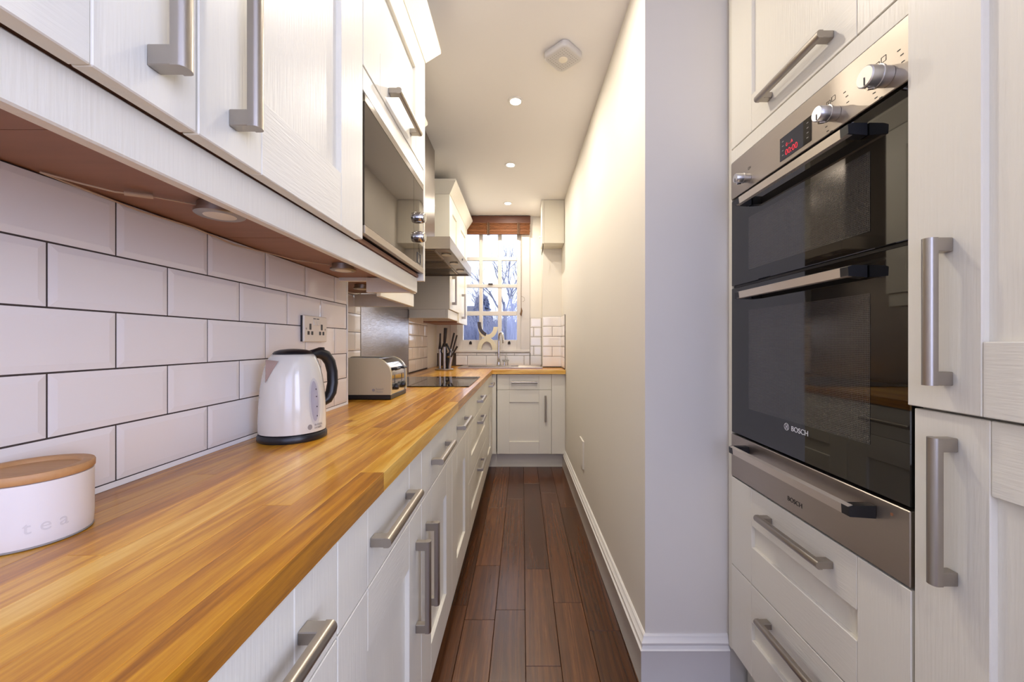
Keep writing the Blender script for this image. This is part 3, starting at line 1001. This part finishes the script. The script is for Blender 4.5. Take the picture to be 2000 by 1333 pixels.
# ------------------------------------------------------------------ double socket
so = thing('double_socket', (XN + .009, 1.305, 1.175), 'white double wall socket with two switches on the tiles', 'socket')
sx = XN + .0085
y0, y1, z0, z1 = 1.256, 1.401, 1.165, 1.252
part('back_box', MB().box(sx, sx + .006, y0 + .001, y1 - .001, z0 + .001, z1 - .001), 'black', so)
pl = part('plate', MB().box(sx + .006, sx + .013, y0, y1, z0, z1, .002), 'plasticw', so)
F = sx + .0128
for yc in (y0 + .036, y1 - .036):
    part('earth_slot', MB().box(F, F + .0008, yc - .0055, yc + .0055, z0 + .040, z0 + .060), 'black', pl)
    part('pin_slot', MB().box(F, F + .0008, yc - .0170, yc - .0055, z0 + .023, z0 + .035), 'black', pl)
    part('pin_slot', MB().box(F, F + .0008, yc + .0055, yc + .0170, z0 + .023, z0 + .035), 'black', pl)
for yc in (y0 + .062, y1 - .062):
    r = MB().prism([(F - .001, z0 + .055), (F + .005, z0 + .056), (F + .001, z0 + .076), (F - .001, z0 + .076)], 'Y', yc - .0075, yc + .0075)
    part('rocker_switch', r, 'plasticw', pl)
    part('switch_mark', MB().box(F, F + .0012, yc - .0075, yc + .0075, z0 + .0762, z0 + .079), 'black', pl)
for yc in (y0 + .012, y1 - .012):
    part('screw', MB().cyl((F - .001, yc, z0 + .043), (F + .0008, yc, z0 + .043), .0035, 10), 'steel', pl)

# ------------------------------------------------------------------ kettle
K = thing('kettle', (-.610, 1.036, .9105), 'cream electric kettle with black lid, handle and base', 'kettle')
view = math.atan2(-1.036, .610)          # direction from the kettle to the camera
part('power_base', MB().lathe((0, 0, 0), [(.080, 0), (.0815, .004), (.0815, .012), (.078, .018), (.070, .019)], 48), 'black', K, 40, True)
KP = [(.0745, .0195), (.0785, .021), (.079, .03), (.0785, .06), (.0772, .095), (.0745, .13), (.0705, .16), (.0655, .185), (.0595, .203), (.0535, .2155), (.049, .221), (.040, .2225)]
def kr(z):
    for (r0, z0_), (r1, z1_) in zip(KP[1:], KP[2:]):
        if z0_ <= z <= z1_:
            return r0 + (r1 - r0) * (z - z0_) / (z1_ - z0_)
    return KP[-1][0]
part('body', MB().lathe((0, 0, 0), KP, 64), 'enamel', K, 50, True)
part('base_ring', MB().lathe((0, 0, 0), [(.0755, .0191), (.0778, .0195), (.0778, .0215), (.074, .022)], 48), 'black', K, 40, True)
lid = part('lid', MB().lathe((0, 0, 0), [(.046, .2215), (.047, .224), (.043, .229), (.030, .2335), (.012, .2355), (.002, .236)], 40), 'black', K, 50, True)
def kdir(a):   # a measured to the right of the direction to the camera, seen from the camera
    t = view + a
    return math.cos(t), math.sin(t)
# spout: open wedge
sa = math.radians(-54)
dx, dy = kdir(sa)
tx, ty = -dy, dx
def kp(out, side, z):
    return (dx * out + tx * side, dy * out + ty * side, z)
mb = MB().add([kp(.0738, 0, .152), kp(.0575, .025, .206), kp(.0575, -.025, .206), kp(.0725, 0, .2095), kp(.050, 0, .206)],
              [(0, 1, 3), (0, 3, 2), (1, 4, 2), (0, 2, 4), (0, 4, 1), (1, 3, 4), (3, 2, 4)])
part('spout', mb, 'lip', K, None, True, label='polished steel pouring lip')
# handle opposite the spout
hx, hy = kdir(math.radians(118))
def hp(out, z):
    return (hx * out, hy * out, z)
pts = [hp(.047, .219), hp(.070, .2235), hp(.090, .2155), hp(.104, .196), hp(.111, .168), hp(.112, .135), hp(.107, .108), hp(.096, .090), hp(.0765, .078)]
part('handle', MB().path(pts, [.012, .0155, .0155, .015, .0145, .0145, .015, .014, .010], 16, flat=1.05), 'black', K, 60, True)
part('lid_button', MB().box(hx * .078 - .007, hx * .078 + .007, hy * .078 - .007, hy * .078 + .007, .232, .239, .002), 'black', K, None, True)
# water gauge
def kpatch(name, ac, zc, wa, hz, mat, off, n=28, parent=K):
    vs = []
    rings = 5
    for ring in range(rings + 1):
        q = ring / rings
        for k in range(n):
            t = 2 * math.pi * k / n
            z = zc + hz * q * math.sin(t)
            r = kr(z) + off
            a = ac + wa * q * math.cos(t) / r
            c, s_ = kdir(a)
            vs.append((c * r, s_ * r, z))
    fs = []
    for ring in range(rings):
        for k in range(n):
            fs.append((ring * n + k, ring * n + (k + 1) % n, (ring + 1) * n + (k + 1) % n, (ring + 1) * n + k))
    return part(name, MB().add(vs, fs), mat, parent, 60, True)
M['gauge'] = plain('grey_gauge', srgb(176, 172, 180), .15, coat=.5)
M['gauge2'] = plain('pale_gauge_rim', srgb(206, 204, 200), .15, coat=.5)
ga = math.radians(40)
g = kpatch('water_gauge', ga, .098, .0175, .062, 'gauge2', .0006)
kpatch('gauge_window', ga - .02, .101, .0115, .052, 'gauge', .0014)
for z in (.062, .086, .112, .131):
    kpatch('gauge_dot', ga + .04, z, .0017, .0019, 'textb', .0022, 10)
kpatch('maker_badge', math.radians(28), .036, .006, .007, 'text', .0008, 16)
def kwarp(ac, zc):
    def f(x, y, z):
        r = kr(zc + y) + .0008 + max(z, 0)
        c, s_ = kdir(ac + x / r)
        o = wloc(K)
        return (o.x + c * r, o.y + s_ * r, o.z + zc + y)
    return f
text('maker_name', 'RUSSELL\nHOBBS', .0075, None, (1, 0, 0), (0, 1, 0), 'text', K, warp=kwarp(math.radians(37), .037), align='LEFT')

# ------------------------------------------------------------------ toaster
T = thing('toaster', (-.715, 1.82, .9105), 'four-slice toaster with cream sides and chrome control end', 'toaster')
tx0, tx1, ty0, ty1 = -.862, -.574, 1.70, 1.935
zb = .9105
def tprof(ins, rr=.075, top=.183, bot=.022):
    p = [(tx0 + ins, zb + bot), (tx1 - ins, zb + bot)]
    c = (tx1 - ins - rr, zb + top - ins - rr)
    p += [(c[0] + rr * math.cos(a) * 1.0, c[1] + rr * math.sin(a)) for a in [math.pi / 2 * i / 10 for i in range(11)]]
    r2 = .03
    c = (tx0 + ins + r2, zb + top - ins - r2)
    p += [(c[0] + r2 * math.cos(a), c[1] + r2 * math.sin(a)) for a in [math.pi / 2 + math.pi / 2 * i / 6 for i in range(7)]]
    return p
part('foot_base', MB().box(tx0 + .004, tx1 - .002, ty0 + .004, ty1 - .004, zb, zb + .0215, .003), 'black', T)
core = part('chrome_body', MB().prism(tprof(.004), 'Y', ty0 + .018, ty1 - .018), 'chrome', T, 30)
for a, b in ((ty0, ty0 + .0175), (ty1 - .0175, ty1)):
    s_ = part('side_panel', MB().prism(tprof(0), 'Y', a, b), 'toastc', T, 30, label='cream enamel side')
for y in (ty0 + .045, ty0 + .085, ty0 + .130, ty0 + .170):
    part('slot', MB().box(tx0 + .05, tx1 - .085, y, y + .024, zb + .1775, zb + .1798), 'black', core)
for y in (ty0 + .065, ty0 + .165):
    part('lever_track', MB().box(tx1 - .0045, tx1 - .0032, y - .003, y + .003, zb + .068, zb + .105), 'black', core)
    part('lever', MB().box(tx1 - .022, tx1 + .016, y - .026, y + .026, zb + .128, zb + .138, .003), 'black', core)
    part('dial', MB().lathe((tx1 - .0045, y, zb + .052), [(.015, 0), (.015, .010), (.012, .018), (.010, .019)], 20, 'X'), 'black', core, 40)
    for k in (-1, 1):
        part('push_button', MB().cyl((tx1 - .005, y + k * .028, zb + .052), (tx1 + .003, y + k * .028, zb + .052), .006, 12), 'black', core, 40)
text('maker_name', 'Russell\nHobbs', .012, (-.640, ty0 - .0002, zb + .044), (1, 0, 0), (0, 0, 1), 'text', T, align='LEFT')
part('maker_badge', MB().cyl((-.650, ty0 - .0006, zb + .043), (-.650, ty0 + .001, zb + .043), .0065, 16), 'text', T, 40)

# ------------------------------------------------------------------ tea tin
C = thing('tea_canister', (-.6446, .511, .9105), 'round white tea canister with wooden lid at the left edge', 'canister')
part('body', MB().lathe((0, 0, 0), [(.052, 0), (.0545, .001), (.0555, .004), (.0562, .02), (.0562, .0795), (.052, .080)], 64), 'tin', C, 40, True)
part('base_ring', MB().lathe((0, 0, 0), [(.0552, .0002), (.0558, .0008), (.0558, .0022), (.055, .003)], 64), 'text', C, 40, True)
part('lid', MB().lathe((0, 0, 0), [(.050, .0803), (.0555, .0805), (.0572, .083), (.0574, .0895), (.0565, .0915), (.0535, .092), (.0465, .0918), (.0445, .0905), (.0435, .087), (.002, .0868)], 64), 'beech', C, 45, True)
tv = math.atan2(-.511, .6446)
def twarp(x, y, z):
    r = .0562 + z + .0003
    a = tv + .22 + x / r
    o = wloc(C)
    return (o.x + r * math.cos(a), o.y + r * math.sin(a), o.z + .020 + y)
text('tea_lettering', 't e a', .022, None, (1, 0, 0), (0, 1, 0), 'embos', C, extrude=.0002, warp=twarp)

# ------------------------------------------------------------------ puck lights and their cable
def puck(x, y, z, label):
    t = thing('puck_light', (x, y, z - .02), label, 'lamp', 'puck lights under the wall cabinets')
    part('housing', MB().lathe((x, y, z - .0205), [(.036, 0), (.039, .002), (.039, .0075), (.034, .008), (.034, .020)], 32), 'steel', t, 40)
    part('lens', MB().lathe((x, y, z - .0215), [(.022, 0), (.026, .0012)], 28), 'plasticw', t, 40)
puck(-.556, .716, 1.4165, 'round puck light under the cabinet nearest the canister')
puck(-.583, 1.267, 1.4165, 'round puck light under the microwave')
puck(-.735, 1.79, 1.4265, 'round puck light in the shadow beyond the microwave pelmet')
mb = MB()
mb.path([(-.590, .705, 1.4135), (-.63, .66, 1.412), (-.66, .63, 1.408), (-.69, .60, 1.412), (-.706, .57, 1.4135)], .0016, 6)
mb.path([(-.628, .662, 1.4118), (-.652, .637, 1.4088)], .004, 8)
mb.path([(-.706, .57, 1.4135), (-.709, .72, 1.408), (-.709, .84, 1.4115), (-.709, .96, 1.404), (-.709, 1.08, 1.4125), (-.69, 1.17, 1.4118), (-.622, 1.255, 1.4128)], .0016, 6)
solo('lamp_cable', mb, 'cable', 'thin pale cable trailing along the top of the tiles', 'cable', smooth=60)

# ------------------------------------------------------------------ ceiling: downlights and alarm
def downlight(x, y, label):
    t = thing('downlight', (x, y, CEIL - .004), label, 'lamp', 'recessed ceiling downlights')
    part('bezel', MB().lathe((x, y, CEIL - .0005), [(.030, -.0035), (.040, -.004), (.042, -.001), (.042, 0)], 32), 'white', t, 40)
    part('lens', MB().lathe((x, y, CEIL - .0045), [(.002, 0), (.029, .0002), (.029, .003)], 28), 'lamp', t)
    l = bpy.data.lights.new('downlight_beam', 'AREA')
    l.shape = 'DISK'
    l.size = .055
    l.energy = LAMP_W
    l.color = LAMP_COL
    o = bpy.data.objects.new('downlight_beam', l)
    COL.objects.link(o)
    o.parent = t
    o.location = (0, 0, -.004)
downlight(-.137, 3.716, 'recessed downlight closest to the window')
downlight(-.088, 2.91, 'recessed downlight second from the window')
downlight(-.037, 2.14, 'recessed downlight nearest the smoke alarm')
downlight(.02, 1.36, 'recessed downlight just above the top edge of the picture')

sa_ = thing('smoke_alarm', (.187, 1.785, CEIL - .03), 'white rounded square smoke alarm on the ceiling', 'smoke alarm')
def rsq(h, r, rot, n=8):
    p = []
    for q in range(4):
        cx_, cy_ = [(1, 1), (-1, 1), (-1, -1), (1, -1)][q]
        for i in range(n + 1):
            a = math.pi / 2 * (q + i / n)
            p.append((cx_ * (h - r) + r * math.cos(a), cy_ * (h - r) + r * math.sin(a)))
    c, s_ = math.cos(rot), math.sin(rot)
    return [(x * c - y * s_, x * s_ + y * c) for x, y in p]
mb = MB()
prof = [(.066, -.001), (.069, -.004), (.069, -.022), (.066, -.028), (.060, -.030)]
for h, z in prof:
    mb.v += [(.187 + x, 1.785 + y, CEIL + z) for x, y in rsq(h, .026, math.pi / 4)]
k = 36
for i in range(len(prof) - 1):
    mb.f += [(i * k + j, i * k + (j + 1) % k, (i + 1) * k + (j + 1) % k, (i + 1) * k + j) for j in range(k)]
mb.f += [tuple(range(k)), tuple((len(prof) - 1) * k + j for j in range(k))]
part('casing', mb, 'alarm', sa_, 50)
part('centre_button', MB().lathe((.187, 1.785, CEIL - .0315), [(.019, -.001), (.021, .0005), (.021, .002)], 28), 'plasticw', sa_, 40)
mb = MB()
for i in range(-4, 5):
    for j in range(-4, 5):
        x, y = i * .0118, j * .0118
        if math.hypot(x, y) > .027:
            c, s_ = math.cos(math.pi / 4), math.sin(math.pi / 4)
            X, Y = .187 + x * c - y * s_, 1.785 + x * s_ + y * c
            mb.cyl((X, Y, CEIL - .0303), (X, Y, CEIL - .0299), .002, 6)
part('grille_holes', mb, 'text', sa_)['kind'] = 'stuff'

# painted-over plate low on the right wall
yb0, yb1 = 2.55, 2.71
q = [(rx(yb0), yb0), (rx(yb1), yb1), (rx(yb1) - .006, yb1 - .01), (rx(yb0) - .009, yb0 + .012)]
solo('blank_wall_plate', MB().prism([(x + .001, y) for x, y in q][:2] + q[2:], 'Z', .326, .508), 'wall', 'painted-over blank plate low on the right wall', 'wall plate')

# ------------------------------------------------------------------ right: oven tower
CF = .693
OY0, OY1 = .692, 1.290
oh = thing('oven_cabinet', (1.0, .99, 0), 'tall cream oven cabinet with cupboard above and two drawers below', 'cabinet')
mb = MB()
mb.box(CF + TH + .001, 1.28, OY0 - .001, OY0 + .0005, .142, 2.43)
mb.box(CF + .004, 1.28, OY1 + .003, 1.312, .142, 2.43)
mb.box(CF + TH + .001, 1.28, OY0 + .001, OY1, 1.7985, 2.43)
mb.box(CF + TH + .001, 1.28, OY0 + .001, OY1, .142, .722)
part('carcass', mb, 'carcass', oh)
part('scribe_strip', MB().box(CF + .012, CF + .03, 1.3125, RY0 - .001, .142, 2.43), 'white', oh)
part('filler_rail', MB().box(CF, CF + TH, OY0, OY1, 1.7535, 1.797, .001), 'cream', oh)
f = front('door', 'R', CF, OY0, OY1, 1.799, 2.43, oh)
handle('R', CF, .982, 1.850, f, False)
f = front('drawer', 'R', CF, OY0, OY1, .431, .7215, oh)
handle('R', CF, .984, .666, f, False)
f = front('drawer', 'R', CF, OY0, OY1, .150, .431, oh)
handle('R', CF, .984, .372, f, False)
part('plinth', MB().box(CF + .06, CF + .078, .692, RY0 - .03, 0, .141), 'carcass', oh)

ov = thing('double_oven', (1.0, .99, .866), 'built-in double oven with black glass doors and steel control panel', 'oven')
R = FR('R', CF)
mb = MB()
R(mb, OY0 + .01, OY1 - .01, -.50, -.021, .870, 1.748)
part('body', mb, 'blackm', ov)
mb = MB()
R(mb, OY0 + .002, OY1 - .002, -.0205, .002, 1.634, 1.752, .0015)
cpn = part('control_panel', mb, 'stain', ov, label='brushed steel control panel')
mb = MB()
R(mb, .929, 1.042, .0021, .003, 1.646, 1.707)
disp = part('display', mb, 'blackglass', cpn)
text('display_digits', '00:00', .021, (CF - .0032, .998, 1.654), (0, -1, 0), (0, 0, 1), 'red', disp, extrude=.0002, label='red glowing clock digits')
text('display_symbols', '0 - A', .013, (CF - .0032, 1.005, 1.676), (0, -1, 0), (0, 0, 1), 'red', disp, extrude=.0002)
mb = MB()
for y in (1.030, .941):
    for z in (1.658, 1.670, 1.682, 1.694):
        R(mb, y - .003, y + .003, .0031, .0034, z, z + .002)
part('touch_marks', mb, 'text', disp)
def oven_knob(y, z, r):
    k = part('knob', MB().lathe((CF - .0025, y, z), [(r * .95, .0), (r * .95, -.016), (r * 1.08, -.0165), (r * 1.08, -.020), (r, -.0205), (r, -.040), (r * .9, -.042)], 28, 'X'), 'alu', cpn, 40)
    mb = MB()
    mb.box(CF - .0453, CF - .0443, y - .001, y + .001, z - r * .85, z - r * .1)
    part('knob_pointer', mb, 'textb', k)
    part('knob_pin', MB().cyl((CF - .026, y + .002, z - r * 1.02), (CF - .038, y + .002, z - r * 1.15), .003, 8), 'chrome', k, 40)
oven_knob(.738, 1.668, .0195)
oven_knob(.858, 1.668, .0165)
oven_knob(1.186, 1.664, .0140)
mb = MB()
def mark(y, z, w_, h):
    R(mb, y - w_ / 2, y + w_ / 2, .0021, .0025, z - h / 2, z + h / 2)
def ring_mark(y, z, s_):
    mark(y, z + s_ / 2, s_, .0008); mark(y, z - s_ / 2, s_, .0008); mark(y - s_ / 2, z, .0008, s_); mark(y + s_ / 2, z, .0008, s_)
for yk in (.738, .858):
    ring_mark(yk + .020, 1.703, .010)
    ring_mark(yk + .006, 1.706, .010)
    mark(yk + .020, 1.703, .0012, .006)
    mark(yk + .019, 1.692, .008, .001)
    for i, (dy_, dz_) in enumerate(((-.024, .032), (-.030, .020), (-.032, .006), (.022, -.026), (.026, -.014), (.012, -.032))):
        mark(yk + dy_, 1.668 + dz_, .006, .0016)
ring_mark(1.186, 1.694, .007)
mark(1.178, 1.694, .0012, .006)
part('printed_symbols', mb, 'textb', cpn)
def oven_handle(z, parent, name='handle', ya=.783, yb=1.189, o=.041):
    prof = [(-o + .012, -.011), (-o + .002, -.010), (-o, .009), (-o + .010, .012)]
    bar = part(name, MB().prism([(CF + q_, z + h) for q_, h in prof], 'Y', ya, yb), 'bar', parent, label='brushed steel door bar')
    for e in (ya, yb):
        s_ = 1 if e == ya else -1
        mb = MB().prism([(CF - .002, z - .013), (CF - o + .001, z - .0095), (CF - o, z + .0090), (CF - o + .010, z + .0118), (CF - .002, z + .012)], 'Y', e - s_ * .004, e + s_ * .016)
        part('end_bracket', mb, 'black', bar)
def oven_door(z0, z1, wz0, wz1, hz, name):
    mb = MB()
    R(mb, OY0 + .002, OY1 - .002, -.0205, .0, z0, z1, .0015)
    d = part(name, mb, 'blackglass', ov, label='black glass oven door')
    mb = MB()
    R(mb, .775, 1.190, .0002, .0006, wz0, wz1)
    part('window_mesh', mb, 'dots', d)
    oven_handle(hz, d)
    return d
oven_door(1.3485, 1.628, 1.385, 1.545, 1.592, 'upper_door')
low = oven_door(.868, 1.340, .960, 1.262, 1.307, 'lower_door')
mb = MB()
R(mb, OY0 + .006, OY1 - .006, -.0205, -.006, 1.341, 1.348)
part('door_gap_trim', mb, 'blackm', ov)
text('maker_name', 'BOSCH', .0185, (CF - .0006, .972, .9355), (0, -1, 0), (0, 0, 1), 'textw', low)
mb = MB()
n = 24
for r0, r1 in ((.0095, .0080),):
    vs = [(CF - .0009, 1.019 + rr * math.cos(2 * math.pi * k / n), .9425 + rr * math.sin(2 * math.pi * k / n)) for rr in (r0, r1) for k in range(n)]
    mb.add(vs, [(k, (k + 1) % n, n + (k + 1) % n, n + k) for k in range(n)])
mb.box(CF - .0010, CF - .0003, 1.0155, 1.0170, .9365, .9485).box(CF - .0010, CF - .0003, 1.0210, 1.0225, .9365, .9485).box(CF - .0010, CF - .0003, 1.0155, 1.0225, .9417, .9432)
part('maker_emblem', mb, 'textw', low)

wd = thing('warming_drawer', (1.0, .99, .725), 'stainless steel warming drawer below the double oven', 'warming drawer')
mb = MB()
R(mb, OY0 + .01, OY1 - .01, -.45, -.021, .728, .860)
part('body', mb, 'blackm', wd)
mb = MB()
R(mb, OY0 + .002, OY1 - .002, -.0205, .001, .725, .8615, .0015)
wf = part('drawer_front', mb, 'stain', wd)
oven_handle(.832, wf, ya=.764, yb=1.200, o=.054)
text('maker_name', 'BOSCH', .0165, (CF - .0014, .988, .7525), (0, -1, 0), (0, 0, 1), 'textb', wf)
part('indicator_lamp', MB().cyl((CF - .0008, .728, .842), (CF - .002, .728, .842), .003, 10), 'tan', wf)

# tall cabinet nearest the camera on the right
tc_ = thing('tall_cabinet', (1.0, .4, 0), 'tall cream larder cabinet with two stacked doors at the right edge', 'cabinet')
part('carcass', MB().box(CF + TH + .001, 1.28, .095, .689, .142, 2.43), 'carcass', tc_)
part('plinth', MB().box(CF + .06, CF + .078, .10, .689, 0, .141), 'carcass', tc_)
f = front('door', 'R', CF - .009, .105, .6925, 1.0515, 2.43, tc_)
handle('R', CF - .009, .625, 1.213, f, True)
f = front('door', 'R', CF, .095, .6895, .150, 1.0495, tc_)
handle('R', CF, .626, .893, f, True)

# ------------------------------------------------------------------ outside the window
random.seed(21)
struct('ground_outside', MB().box(-30, 30, YB + .32, 60, -.30, -.10), 'grass')
def bare_tree(name, base, h, label, mat, spread=.55, depth=5, r0=.09, group='bare trees outside the window'):
    mb = MB()
    def grow(p, d, ln, r, lev):
        q = p + d * ln
        mid = p.lerp(q, .5) + Vector((random.uniform(-1, 1), random.uniform(-1, 1), 0)) * ln * .06
        mb.path([p, mid, q], [r, r * .85, r * .68], 5 if lev < 2 else 3, cap=False)
        if lev >= depth:
            return
        for i in range(3 if lev < 3 else 2 + (random.random() < .5)):
            nd = (d + Vector((random.uniform(-1, 1), random.uniform(-1, 1), random.uniform(-.25, .7))) * spread).normalized()
            grow(p.lerp(q, random.uniform(.55, 1)), nd, ln * random.uniform(.62, .85), r * .58, lev + 1)
    grow(Vector(base), Vector((random.uniform(-.1, .1), 0, 1)).normalized(), h * .28, r0, 0)
    return solo(name, mb, mat, label, 'tree', group)
bare_tree('bare_tree', (-.35, 11, -.1), 5.2, 'bare winter tree seen through the right-hand window panes', 'bark', .6)
bare_tree('bare_tree', (-1.35, 15.2, -.1), 5.4, 'bare winter tree seen through the middle window panes', 'bark', .6)
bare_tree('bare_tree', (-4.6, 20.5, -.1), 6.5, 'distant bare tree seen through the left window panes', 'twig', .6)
for i, (x, y, hh, lab) in enumerate(((-.15, 8.6, 2.3, 'twiggy bare shrub low in the right window panes'), (-.95, 10.5, 2.2, 'twiggy bare shrub behind the sculpture'), (-1.75, 12.4, 2.3, 'twiggy bare shrub low in the left window panes'))):
    mb = MB()
    for k in range(420):
        a = random.uniform(0, 6.28)
        s0 = Vector((x + random.uniform(-.25, .25), y + random.uniform(-.2, .2), -.1))
        top = s0 + Vector((math.cos(a) * random.uniform(.1, .8), math.sin(a) * random.uniform(.1, .6), random.uniform(.9, 1) * hh * random.uniform(.55, 1)))
        m1 = s0.lerp(top, .5) + Vector((random.uniform(-.15, .15), random.uniform(-.1, .1), .12))
        mb.path([s0, m1, top], [.012, .009, .003], 3, cap=False)
    solo('bare_shrub', mb, 'twig', lab, 'shrub', 'bare shrubs outside the window')
mb = MB()
for k in range(900):
    z = random.random()
    r = (1 - z) * .95 * random.uniform(.6, 1.0)
    a = random.uniform(0, 6.28)
    p = Vector((-1.75 + r * math.cos(a), 17 + r * math.sin(a), -.1 + z * 3.3))
    q = p + Vector((math.cos(a) * .25, math.sin(a) * .25, -.1))
    mb.path([p, q], [.10, .02], 4)
mb.cyl((-1.75, 17, -.1), (-1.75, 17, 3.0), .1, 8)
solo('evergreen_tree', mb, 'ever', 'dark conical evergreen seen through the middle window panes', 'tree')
hs = thing('house', (-3.6, 24, -.1), 'pale house across the gardens in the left window panes', 'house')
part('wall', MB().box(-6.5, -2.9, 24, 29, -.1, 2.4), 'render_w', hs)
part('roof', MB().prism([(23.7, 2.35), (29.3, 2.35), (26.5, 3.6)], 'X', -6.7, -2.7), 'rooft', hs)
mb = MB()
for i in range(5200):
    x, y = random.uniform(-4.6, 1.2), random.uniform(18.5, 19.5)
    z = random.uniform(-.1, 1.95)
    d = Vector((random.uniform(-1, 1), random.uniform(-.4, .4), random.uniform(.1, 1))).normalized() * random.uniform(.2, .5)
    mb.path([(x, y, z), (x + d.x, y + d.y, z + d.z)], [.03, .012], 3, cap=False)
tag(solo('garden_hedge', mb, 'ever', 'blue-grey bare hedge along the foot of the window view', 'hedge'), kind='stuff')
